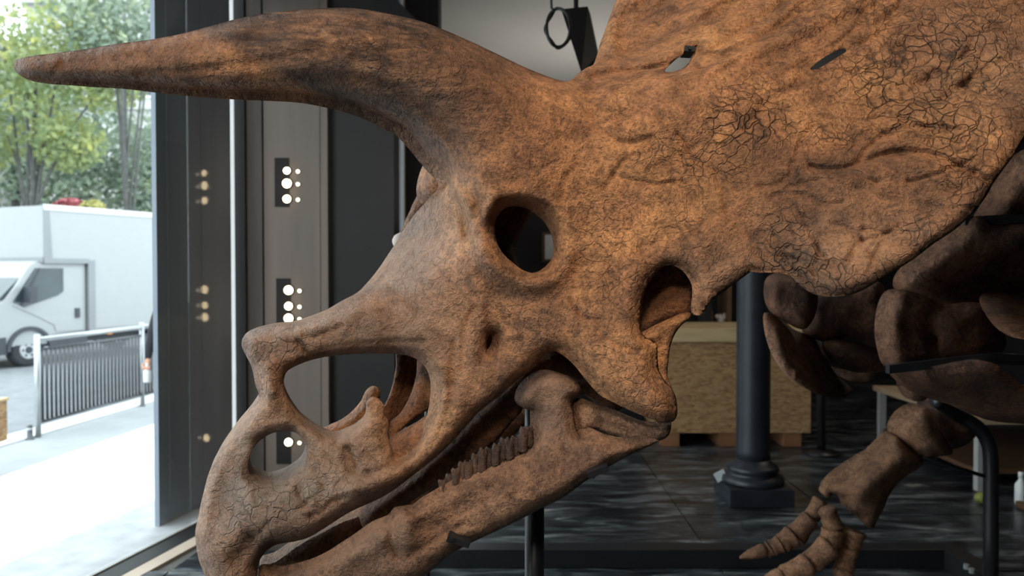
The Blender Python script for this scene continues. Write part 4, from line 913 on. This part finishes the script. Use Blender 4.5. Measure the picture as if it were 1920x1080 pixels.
bone_('chest_plate', [(1441,588),(1458,594),(1490,618),(1530,634),(1546,652),(1560,690),(1578,712),(1598,732),(1588,743),(1558,745),(1520,733),(1482,706),(1456,668),(1442,625)], [(1460,630,D-.05),(1520,690,D-.06),(1580,735,D-.03)], 'body', feats=[([(1455,620),(1475,680),(1520,725)],10,.02)])
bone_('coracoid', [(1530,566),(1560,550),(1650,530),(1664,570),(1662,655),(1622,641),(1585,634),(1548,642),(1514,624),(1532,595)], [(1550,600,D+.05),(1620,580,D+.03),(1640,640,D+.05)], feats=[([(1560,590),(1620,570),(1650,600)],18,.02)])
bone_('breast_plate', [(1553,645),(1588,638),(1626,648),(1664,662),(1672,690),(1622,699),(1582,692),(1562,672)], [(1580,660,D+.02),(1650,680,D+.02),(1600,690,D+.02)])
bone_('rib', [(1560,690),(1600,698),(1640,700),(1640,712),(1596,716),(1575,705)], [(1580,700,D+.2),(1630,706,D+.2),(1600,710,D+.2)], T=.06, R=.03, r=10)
# straps and rods of the armature
def bar(name, pts, rad, par, mat='steel', seg=14, k=6): bm = bm_(); tube(bm, smoothpath(pts, k), rad, seg); return obj(name, bm, mat, par, True)
def strap(a, b, d, w):
    A, B = P(*a, d), P(*b, d-.02); v = Vector((0, 0, w)); bm = bm_(); prism(bm, [A-v, B-v, B+v, A+v], (0, .025, 0)); return obj('strap', bm, 'strap', body)
strap((1668,693), (1870,670), 2.305, .0125); strap((1810,414), (2040,404), 2.37, .013); strap((1860,672), (1990,680), 2.33, .016)
arm = thing('bent_post', 'bent black steel tube post holding the front leg bones at right', 'post', (onz(1858,1120,0).x, P(1858,1120,3.3).y, 0))
dp = 3.3; foot = P(1858, 1100, dp)
bm = bm_(); tube(bm, [Vector((foot.x, foot.y, 0)), P(1858,1000,dp), P(1858,900,dp)] + smoothpath([P(1858,870,dp), P(1855,838,dp), P(1843,812,dp), P(1822,793,dp), P(1795,778,dp), P(1755,750,dp-.1)], 6), .029, 20); obj('tube', bm, 'steel', arm, True)
bm = bm_(); lathe(bm, [(.09,0),(.09,.01),(.035,.015),(.035,.05)], (foot.x, foot.y, 0)); obj('foot_flange', bm, 'steel', arm, True)
bm = bm_(); tube(bm, [P(1728,856,dp-.02), P(1790,876,dp), P(1850,894,dp)], .008, 10); obj('rod', bm, 'steel', arm, True)
# front leg
L = dict(mat='body2', rough=.004, rscale=12, step=5)
bone_('upper_arm_bone', [(1735,768),(1762,742),(1800,765),(1832,796),(1830,818),(1790,842),(1768,838),(1750,810)], [(1760,780,3.34),(1800,800,3.3),(1780,830,3.32)], T=.18, R=.08, r=26, mat='body', rough=.004, rscale=12, step=5)
bone_('elbow_bone', [(1682,814),(1694,786),(1712,770),(1738,765),(1756,788),(1768,815),(1782,836),(1786,850),(1758,856),(1732,858),(1706,838)], [(1700,800,3.22),(1740,810,3.2),(1740,845,3.2)], T=.2, R=.09, r=30, **L)
bone_('ulna', [(1680,818),(1706,842),(1730,862),(1722,878),(1700,892),(1682,908),(1664,935),(1660,948),(1648,970),(1634,992),(1612,972),(1592,958),(1584,938),(1566,926),(1550,921),(1560,908),(1590,898),(1614,880),(1640,852),(1662,830)], [(1690,850,3.22),(1640,890,3.22),(1620,940,3.2),(1580,920,3.22),(1630,980,3.2)], T=.18, R=.08, r=30, feats=[([(1700,850),(1650,890),(1610,930)],14,.03),([(1590,935),(1610,950),(1630,965)],8,-.03)], **L)
bone_('radius', [(1544,928),(1552,908),(1575,886),(1602,868),(1640,845),(1668,826),(1672,836),(1646,858),(1612,884),(1590,900),(1565,918),(1556,934)], [(1560,910,3.34),(1610,870,3.34),(1660,835,3.34)], T=.12, R=.05, r=14, **L)
def phal(a, b, r0, r1, d, claw=False):
    A, B = P(*a, d), P(*b, d); e_ = (B-A)*.06; A -= e_; B += e_; k = d/FPX; bm = bm_(); n = 12; path = []; rad = []
    for i in range(n+1):
        t = i/n; path.append(A.lerp(B, t))
        w = (r0*(1-t)+r1*t)*k*1.12; s = 1 - .16*math.sin(math.pi*t)
        if claw: s = (1 - t**2.2*.75)
        if i in (0, n): s *= .8
        elif i in (1, n-1): s *= .96
        rad.append(w*s)
    tube(bm, path, rad, 18)
    for v in bm.verts: v.co += Vector((1, 1, 1))*.004*noise.noise(v.co*25)
    return obj('toe_bone', bm, 'body2', body, True)
for seg in [((1538,938),(1522,970),14,15,3.32),((1519,972),(1492,1004),17,22,3.30),((1487,1004),(1466,1020),21,18,3.28),((1463,1020),(1447,1028),17,15,3.27),((1444,1028),(1436,1033),15,13,3.27),((1433,1032),(1390,1044),12,9,3.26,True),
            ((1551,955),(1563,990),16,18,3.22),((1562,994),(1556,1020),20,22,3.2),((1555,1024),(1520,1056),24,22,3.18),((1515,1058),(1470,1080),22,19,3.16),((1466,1082),(1420,1096),17,12,3.15,True),
            ((1602,996),(1594,1026),22,18,3.22),((1592,1030),(1583,1066),18,18,3.2),((1582,1069),(1574,1100),18,14,3.18,True)]:
    phal(*seg)
# slim bone with a pale end behind the nose, under the horn
sb = thing('slim_bone', 'slim brown bone with a pale rounded end behind the nose, below the horn', 'bone', P(775, 420, 2.35))
bm = bm_(); tube(bm, smoothpath([P(815,330,2.35), P(800,370,2.35), P(784,402,2.35), P(770,430,2.34), P(757,452,2.33)], 4), [.03]*4+[.028]*4+[.026]*4+[.022]*4+[.02], 16); obj('bone_shaft', bm, 'body2', sb, True)
bm = bm_(); tube(bm, smoothpath([P(762,442,2.335), P(752,456,2.33), P(744,466,2.325)], 4), [.018,.022,.026,.029,.028,.027,.024,.018,.008], 16); obj('bone_end', bm, 'paper', sb, True)
q_ = P(800, 372, 2.35); bm = bm_(); tube(bm, [(q_.x, q_.y, 0), q_], .008, 10); obj('support_rod', bm, 'steel', sb, True)
# ================================================================== THE STREET
PZ = -.40; RZ = -.50
# pavement: pale slab field, grey band, kerb and road; all follow the barrier line
b0 = onz(75, 820, PZ); b1 = onz(270, 762, PZ); BD = (b1-b0); BD.z = 0; BD.normalize(); BN = Vector((-BD.y, BD.x, 0))
if BN.x > 0: BN = -BN                                   # points away from the shop, to the road
def bp(t, o, z): v = b0 + BD*t + BN*o; return Vector((v.x, v.y, z))
def slab(name, t0, t1, o0, o1, z0, z1, mat):
    bm = bm_(); prism(bm, [bp(t0,o0,z0), bp(t1,o0,z0), bp(t1,o1,z0), bp(t0,o1,z0)], (0,0,z1-z0)); return obj(name, bm, mat)
st(slab('floor_pavement', -30, 60, -9, -.8, PZ-.2, PZ, 'pavement'))
st(slab('floor_pavement_band', -30, 60, -.8, .05, PZ-.2, PZ+.001, 'pavement_band'))
st(slab('trim_kerb', -30, 60, .05, .38, RZ-.2, PZ+.02, 'kerb'))
st(slab('floor_road', -40, 90, .38, 60, RZ-.2, RZ, 'asphalt'))

# ---- barrier
br = thing('street_barrier', 'galvanised pedestrian barrier with dark vertical bars on the pavement', 'barrier', bp(0, .02, PZ))
HB = (ony(75, 632, b0.y).z - PZ); LB = (onz(268, 762, PZ)-b0).dot(BD)
def post(t, h=HB, r=.03): bm = bm_(); p = bp(t, .02, PZ); tube(bm, [p, p+Vector((0,0,h+.03))], r, 14); return obj('post', bm, 'galv', br, True)
post(0); post(LB); post(LB*2)
for t0 in (0, LB):
    bm = bm_(); tube(bm, [bp(t0,.02,PZ+HB-.03), bp(t0+LB,.02,PZ+HB-.03)], .028, 14); obj('top_rail', bm, 'galv', br, True)
    bm = bm_(); tube(bm, [bp(t0,.02,PZ+.16), bp(t0+LB,.02,PZ+.16)], .018, 12); obj('bottom_rail', bm, 'strap', br, True)
    bm = bm_(); tube(bm, [bp(t0+.05,.02,PZ+HB-.14), bp(t0+LB,.02,PZ+HB-.14)], .014, 12); obj('upper_rail', bm, 'strap', br, True)
    n = max(8, int(LB/.072)); proto = None
    for i in range(1, n):
        t = t0 + LB*i/n; p = bp(t, .02, PZ+.16)
        if proto is None:
            bm = bm_(); tube(bm, [Vector((0,0,0)), Vector((0,0,HB-.3))], .016, 8); proto = obj('bar', bm, 'strap', None, True)
            o = proto
        else: o = proto.copy(); COL.objects.link(o)
        o.location = p; setparent(o, br)
p = onz(56, 824, PZ)
t = thing('short_bollard', 'short grey bollard standing left of the barrier', 'bollard', (p.x, p.y, PZ))
bm = bm_(); lathe(bm, [(.045,0),(.045,.01),(.03,.015),(.03,.14),(.02,.155)], (p.x,p.y,PZ), 16); obj('bollard_body', bm, 'strap', t, True)
bm = bm_(); lathe(bm, [(.033,.10),(.033,.125)], (p.x,p.y,PZ), 16); obj('band', bm, 'galv', t, True)
# plywood box at the left edge, on a wheeled trestle
d = 6.2; pz = P(-62, 850, d); pt = P(-62, 769, d)
t = thing('plywood_box', 'plywood box on a small cart at the left edge of the pavement', 'box', (pz.x-.35, pz.y+.2, PZ))
box('box_body', (pz.x-.75, pz.y, pz.z), (pz.x, pz.y+.5, pt.z), 'osb', t, bevel=.004); box('lid', (pz.x-.76, pz.y-.01, pt.z), (pz.x+.01, pz.y+.51, pt.z+.02), 'pine', t)
for (x, y) in ((-.7,.05),(-.7,.45),(-.22,.05),(-.22,.45)):
    bm = bm_(); tube(bm, [(pz.x+x,pz.y+y,PZ+.05),(pz.x+x,pz.y+y,pz.z)], .02, 10); obj('leg', bm, 'steel', t, True)
    bm = bm_(); tube(bm, [(pz.x+x-.015,pz.y+y,PZ+.04),(pz.x+x+.015,pz.y+y,PZ+.04)], .04, 16); obj('castor', bm, 'tyre', t, True)

# ---- box van, facing left.  local axes: F forward, S toward the camera side, Z up
V0 = P(84, 508, 16.0); V0.z = RZ
FW = -Vector((.467, 1, 0)).normalized(); SD = Vector((-FW.y, FW.x, 0))
if SD.y > 0: SD = -SD                                    # near (driver) side faces the shop
def v(f, s, z): return V0 + FW*f + SD*(s) + Vector((0,0,z))
van = thing('box_van', 'white box van with an overhead box parked in the street, cab facing left', 'van', v(-1.5, -1.0, 0))
def vprof(name, pts, s0, s1, mat, parent=van, bevel=0):
    bm = bm_(); prism(bm, [v(f, s0, z) for f, z in pts], (v(0,s1,0)-v(0,s0,0)))
    if bevel: bmesh.ops.bevel(bm, geom=bm.edges[:], offset=bevel, segments=2, affect='EDGES')
    return obj(name, bm, mat, parent)
def pxz(py, d=16.): return CZ + (508-py)*d/FPX - RZ
ztop = pxz(385); zl = pxz(487); zbx = pxz(622, 16.6)
FB = -.98                                               # rear face of the overhang
bx = vprof('box_body', [(0,zl),(0,ztop),(-4.2,ztop),(-4.2,zbx),(FB,zbx),(FB,zl)], -2.1, 0, 'van')
tagp = lambda n, pts, s0, s1, m, par=bx: vprof(n, pts, s0, s1, m, par)
tagp('top_rail', [(.02,ztop-.09),(.02,ztop+.02),(-4.22,ztop+.02),(-4.22,ztop-.09)], -.01, .02, 'white_trim')
tagp('corner_post', [(.025,zl-.02),(.025,ztop),(-.10,ztop),(-.16,zl-.02)], -.01, .018, 'vanframe')
tagp('overhang_rail', [(.02,zl-.07),(.02,zl+.03),(FB,zl+.03),(FB,zl-.07)], -.01, .02, 'vanframe')
tagp('rear_post', [(FB+.02,zbx),(FB+.02,zl),(FB-.14,zl),(FB-.14,zbx)], -.01, .016, 'vanframe')
tagp('bottom_rail', [(FB,zbx-.05),(FB,zbx+.05),(-4.2,zbx+.05),(-4.2,zbx-.05)], -.01, .02, 'vanframe')
tagp('front_rail', [(.05,zl-.06),(.05,zl+.05),(.0,zl+.05),(.0,zl-.06)], -2.1, 0, 'vanframe')
# cab
WF = .30
zr = zl-.03; zw = pxz(583); zh = pxz(560)
cabp = [(FB+.03,.42),(FB+.03,zr),(.12,zr),(.28,zr-.12),(.75,zh-.02),(.98,zh-.18),(1.55,zh-.36),(1.78,zh-.62),(1.82,.42)]
cab = vprof('cab', cabp, -2.0, -.06, 'van', bevel=.02)
vprof('door_panel', [(FB+.12,.66),(FB+.12,zr-.12),(.05,zr-.12),(.62,zh-.12),(.20,zh-.32),(-.22,.80),(-.26,.66)], -.065, -.045, 'van', cab)
vprof('side_window', [(-.42,zr-.14),(-.42,zh+.14),(-.30,zh+.06),(.42,zh-.16),(.62,zh-.04),(.16,zr-.14)], -.055, -.03, 'vanglass', cab)
vprof('quarter_pillar', [(.06,zr-.14),(.10,zr-.14),(.50,zh-.10),(.44,zh-.12)], -.045, -.02, 'vanblack', cab)
bm = bm_(); prism(bm, [v(.20,-.14,zr-.16), v(.80,-.14,zh-.0), v(.80,-1.9,zh-.0), v(.20,-1.9,zr-.16)], FW*.03+Vector((0,0,.03))); obj('windscreen', bm, 'vanglass', cab)
vprof('mirror', [(.30,zh-.06),(.30,zh+.24),(.42,zh+.24),(.44,zh-.06)], -.06, .20, 'vanblack', cab)
vprof('door_handle', [(-.78,zh-.42),(-.78,zh-.22),(-.68,zh-.22),(-.68,zh-.42)], -.05, -.015, 'vanblack', cab)
vprof('side_skirt', [(FB+.03,.28),(FB+.03,.64),(-.16,.60),(-.16,.28)], -.07, -.03, 'vanblack', cab)
vprof('front_skirt', [(.76,.28),(.78,.62),(1.84,.50),(1.84,.28)], -.07, -.03, 'vanblack', cab)
bm = bm_(); n = 20; pts = [v(WF+.47*math.cos(a), -.06, .33+.47*math.sin(a)) for a in [math.pi*k/n for k in range(n+1)]] + [v(WF-.40,-.06,.33)] + [v(WF+.40*math.cos(a), -.06, .33+.40*math.sin(a)) for a in [math.pi*(n-k)/n for k in range(1, n+1)]]
prism(bm, pts, SD*.05); obj('wheel_arch', bm, 'vanblack', cab)
ch = vprof('chassis', [(1.0,.30),(1.0,.46),(FB,.60),(-4.1,.62),(-4.1,.42),(FB,.38)], -1.6, -.35, 'vanblack')
for wf in (WF, -3.0):
    for ws in (-.20, -1.80):
        a, b_ = v(wf, ws-.12, .335), v(wf, ws+.12, .335)
        bm = bm_(); tube(bm, [a, a.lerp(b_,.08), a.lerp(b_,.92), b_], [.29,.335,.335,.29], 32); w = obj('wheel', bm, 'tyre', van, True)
        bm = bm_(); tube(bm, [b_.lerp(a,.05), b_+SD*.012], [.20,.17], 24); obj('rim', bm, 'rim', w)
        bm = bm_(); tube(bm, [b_, b_+SD*.035], [.075,.06], 16); obj('hub_cap', bm, 'vanblack', w)
        for q in range(6):
            a6 = q*math.pi/3; cpt = b_ + SD*.008 + FW*(.12*math.cos(a6)) + Vector((0,0,.12*math.sin(a6)))
            bm = bm_(); tube(bm, [cpt, cpt+SD*.008], .026, 10); obj('wheel_hole', bm, 'vanblack', w)
for f in (-1.4, -3.0): vprof('side_marker', [(f,zbx-.11),(f,zbx-.06),(f-.12,zbx-.06),(f-.12,zbx-.11)], -.03, .02, 'amber')
vprof('under_rail', [(FB,.52),(FB,.62),(-4.1,.64),(-4.1,.54)], -.16, -.10, 'vanblack')

# ---- pedestrian mostly behind the pillar, arm and white bottle in view
dP = 7.6; hd = P(281, 676, dP)
per = thing('person', 'person in dark clothes walking past the pillar with a white bottle in hand', 'person', (hd.x+.27, hd.y, PZ))
X0, Yp = hd.x+.27, hd.y
def skin_mesh(name, pts, edges, rads, mat, root=0, parent=per, lv=2):
    me = bpy.data.meshes.new(name); me.from_pydata([tuple(p) for p in pts], edges, []); o = link(name, me, mat, parent)
    md = o.modifiers.new('s', 'SKIN'); 
    for i, r in enumerate(rads): me.skin_vertices[0].data[i].radius = (r if isinstance(r, tuple) else (r, r)); me.skin_vertices[0].data[i].use_root = (i == root)
    md.use_smooth_shade = True; ss = o.modifiers.new('d', 'SUBSURF'); ss.levels = lv; ss.render_levels = lv
    return o
q = lambda x, y, z: Vector((X0+x, Yp+y, PZ+z))
hz = hd.z - PZ
pts = [q(0,0,.95), q(0,0,1.12), q(0,0,1.32), q(0,0,1.46), q(0,0,1.54), q(-.01,0,1.66), q(0,0,1.74),
       q(-.19,0,1.40), q(-.25,0,1.15), q(-.27,-.02,hz+.10), q(-.272,-.03,hz+.02), q(.19,0,1.40), q(.25,.02,1.14), q(.26,-.08,.92),
       q(-.09,0,.90), q(-.10,-.10,.52), q(-.10,.02,.10), q(-.10,-.16,.04), q(.09,0,.90), q(.10,.05,.52), q(.10,.22,.12), q(.10,.06,.04)]
ed = [(0,1),(1,2),(2,3),(3,4),(4,5),(5,6),(2,7),(7,8),(8,9),(9,10),(2,11),(11,12),(12,13),(0,14),(14,15),(15,16),(16,17),(0,18),(18,19),(19,20),(20,21)]
rd = [.15,.14,.16,.07,.06,.10,.06,.065,.05,.042,.035,.065,.05,.035,.09,.07,.05,.04,.09,.07,.05,.04]
body_p = skin_mesh('body', pts, ed, rd, 'cloth_dark')
# hand: palm and five fingers closed round the bottle neck
palm = [q(-.272,-.03,hz+.03), q(-.274,-.034,hz-.01), q(-.276,-.036,hz-.05)]
hand = skin_mesh('hand', palm, [(0,1),(1,2)], [.026,(.034,.020),(.032,.018)], 'skin', parent=body_p)
for i, (ox, ln) in enumerate(((-.027,.8),(-.010,.95),(.008,.9),(.024,.72))):
    b = q(-.276+ox, -.05, hz-.05)
    skin_mesh('finger', [b, b+Vector((0,-.018,-.020*ln)), b+Vector((0,-.006,-.044*ln)), b+Vector((0,.016,-.05*ln))], [(0,1),(1,2),(2,3)], [.0095,.009,.0085,.007], 'skin', parent=hand)
b = q(-.31, -.03, hz-.02); skin_mesh('thumb', [b, b+Vector((-.012,-.015,-.025)), b+Vector((.004,-.03,-.045))], [(0,1),(1,2)], [.011,.010,.008], 'skin', parent=hand)
# head: face and hair
hc = q(-.01,-.01,1.64)
bm = bm_(); g = bmesh.ops.create_icosphere(bm, subdivisions=3, radius=.105)['verts']
for w in g: w.co = Vector((w.co.x*.78, w.co.y*.95, w.co.z*1.12)) + hc
for sx in (-1, 1):
    tube(bm, [hc+Vector((sx*.078,.01,.02)), hc+Vector((sx*.088,.012,-.02))], .016, 8); 
tube(bm, [hc+Vector((0,-.09,.01)), hc+Vector((0,-.118,-.02))], [.008,.014], 8); tube(bm, [hc+Vector((-.025,-.092,-.055)), hc+Vector((.025,-.092,-.055))], .006, 8)
for sx in (-1, 1): tube(bm, [hc+Vector((sx*.03,-.088,.012)), hc+Vector((sx*.03,-.096,.012))], .010, 8)
obj('head', bm, 'skin', body_p, True)
bm = bm_(); g = bmesh.ops.create_icosphere(bm, subdivisions=3, radius=.112)['verts']
for w in g: w.co = Vector((w.co.x*.82, max(w.co.y, -.07)*1.0, max(w.co.z*1.12, -.05))) + hc + Vector((0,.014,.018))
obj('hair', bm, 'hair', body_p, True)
bt = thing('water_bottle', 'small white bottle held in the hand of the person by the pillar', 'bottle', q(-.276,-.045,hz-.22))
cb = q(-.276,-.045,hz-.20); bm = bm_(); lathe(bm, [(.03,0),(.034,.01),(.034,.10),(.018,.135),(.014,.16)], cb, 20); obj('bottle_body', bm, 'bottle', bt, True)
bm = bm_(); lathe(bm, [(.016,.155),(.016,.178)], cb, 14); obj('cap', bm, 'bottle', bt, True)

# ---- trees
def tree(label, px, base_d, trunk_r, crown, n, mat, seed, lean=0.0, zb=RZ):
    rr = random.Random(seed); b = P(px, 508, base_d); t = thing('street_tree', label, 'tree', (b.x, b.y, zb), 'trees across the street')
    top = crown[0][2]; bm = bm_()
    pth = smoothpath([Vector((b.x,b.y,zb)), Vector((b.x+lean*.4,b.y,zb+2)), Vector((b.x+lean*.7,b.y,zb+3.6)), Vector((b.x+lean,b.y,top))], 5)
    tube(bm, pth, list(np.linspace(trunk_r, trunk_r*.35, len(pth))), 12); obj('trunk', bm, 'bark', t, True)
    for i in range(7):
        p0 = pth[5+i]; c = crown[i % len(crown)]; p3 = Vector((b.x+c[0]*.8+rr.uniform(-.5,.5), b.y+c[1], c[2]+rr.uniform(-.4,.6)))
        bm = bm_(); tube(bm, smoothpath([p0, p0.lerp(p3,.5)+Vector((0,0,.4)), p3], 4), list(np.linspace(trunk_r*.4, .015, 9)), 8); obj('branch', bm, 'bark', t, True)
    vs, fs = [], []
    for i in range(n):
        c = crown[rr.randrange(len(crown))]
        d = Vector((rr.gauss(0,1), rr.gauss(0,1), rr.gauss(0,1))).normalized()*(rr.random()**.45)
        p = Vector((b.x+c[0]+d.x*c[3], b.y+c[1]+d.y*c[3], c[2]+d.z*c[4])); s = rr.uniform(.07,.15)
        u = Vector((rr.gauss(0,1),rr.gauss(0,1),rr.gauss(0,1))).normalized(); w = u.orthogonal().normalized(); k = len(vs)
        vs += [p-u*s, p+w*s*.55, p+u*s, p-w*s*.55]; fs.append((k,k+1,k+2,k+3))
    me = bpy.data.meshes.new('foliage'); me.from_pydata(vs, [], fs); f = link('foliage', me, mat, t); f['kind'] = 'stuff'
    return t
tree('thin dark-trunked street tree just left of the pillar', 254, 23.0, .11, [(-.5,.5,7.9,1.5,1.1),(.5,.7,8.6,1.5,1.2),(-1.2,.5,9.0,1.5,1.2)], 2200, 'leaf_green', 3, -.35)
tree('yellow-leaved street tree behind the horn tip', 40, 24, .14, [(.2,0,7.0,1.6,1.3),(-1.0,0,8.2,1.7,1.5),(1.6,0,8.4,1.6,1.4),(1.3,.3,5.3,1.1,.9),(-1.1,0,5.4,1.2,1.0),(2.6,0,7.2,1.2,1.1)], 6500, 'leaf_yellow', 5, .5)
tree('grey-green street tree at the left edge behind the van', 22, 28.5, .19, [(.4,0,5.0,2.0,1.5),(-1.5,0,6.6,2.0,1.8),(2.6,0,4.6,1.8,1.3),(4.2,.3,5.8,1.7,1.5),(5.2,0,4.2,1.4,1.2),(1.4,0,7.2,2.0,1.5)], 9000, 'leaf_green', 8, .2)
# red and yellow flowering bushes behind the van roof
def bush(label, pxa, pxb, py, d, mat, seed):
    rr = random.Random(seed); vs, fs = [], []; a = P(pxa, py, d); b = P(pxb, py, d); zc = a.z
    for i in range(900):
        t = rr.random(); p = a.lerp(b, t) + Vector((0, rr.uniform(-.3,.3), 0)); hgt = .30*math.sqrt(max(0.05, 1-(2*t-1)**2))
        p.z = zc - .5 + rr.random()*(hgt+.35); s = rr.uniform(.05,.10)
        u = Vector((rr.gauss(0,1),rr.gauss(0,1),rr.gauss(0,1))).normalized(); w = u.orthogonal().normalized(); k = len(vs)
        vs += [p-u*s, p+w*s*.7, p+u*s, p-w*s*.7]; fs.append((k,k+1,k+2,k+3))
    c = a.lerp(b, .5); t = thing('flowering_bush', label, 'bush', (c.x, c.y, RZ))
    me = bpy.data.meshes.new('foliage'); me.from_pydata(vs, [], fs); f = link('foliage', me, mat, t); f['kind'] = 'stuff'
    bm = bm_(); tube(bm, [(c.x,c.y,RZ),(c.x+.05,c.y,zc-.9),(c.x,c.y,zc-.3)], .05, 10); obj('stem', bm, 'bark', t, True)
    bm = bm_(); tube(bm, [(c.x,c.y,RZ),(c.x-.15,c.y,zc-.8),(c.x-.4,c.y,zc-.3)], .03, 10); obj('stem', bm, 'bark', t, True)
bush('red flowering bush rising above the van roof', 108, 158, 384, 21.2, 'red', 2); bush('yellow flowering bush right of the red one above the van roof', 160, 192, 388, 21.2, 'yellow', 4)
# ---- buildings across the street
def building(label, x0, x1, y, h, mat, cols, rows, wz0, seed):
    t = thing('building', label, 'building', ((x0+x1)/2, y, RZ))
    w = box('facade', (x0, y, RZ), (x1, y+6, h), mat, t)
    box('cornice', (x0-.2, y-.35, h), (x1+.2, y+6.2, h+.5), mat, t)
    for r_ in range(rows):
        for c_ in range(cols):
            xc = x0 + (x1-x0)*(c_+.5)/cols; zc = wz0 + r_*3.3
            if zc+2 > h: continue
            wi = box('window', (xc-.7, y-.06, zc), (xc+.7, y+.02, zc+2.0), 'white_trim', t); box('pane', (xc-.58, y-.08, zc+.12), (xc-.04, y-.05, zc+1.88), 'glassdark', wi); box('pane', (xc+.04, y-.08, zc+.12), (xc+.58, y-.05, zc+1.88), 'glassdark', wi)
        zb_ = wz0 + r_*3.3 - .55
        if zb_ < h: box('string_course', (x0, y-.15, zb_), (x1, y, zb_+.2), mat, t)
building('pale stone building behind the street trees, right part', -23, -10, 38, 14, 'facade', 6, 4, 3.0, 1)
building('pale stone building at the left edge behind the yellow tree', -42, -24.5, 36, 12, 'facade', 7, 3, 3.0, 2)
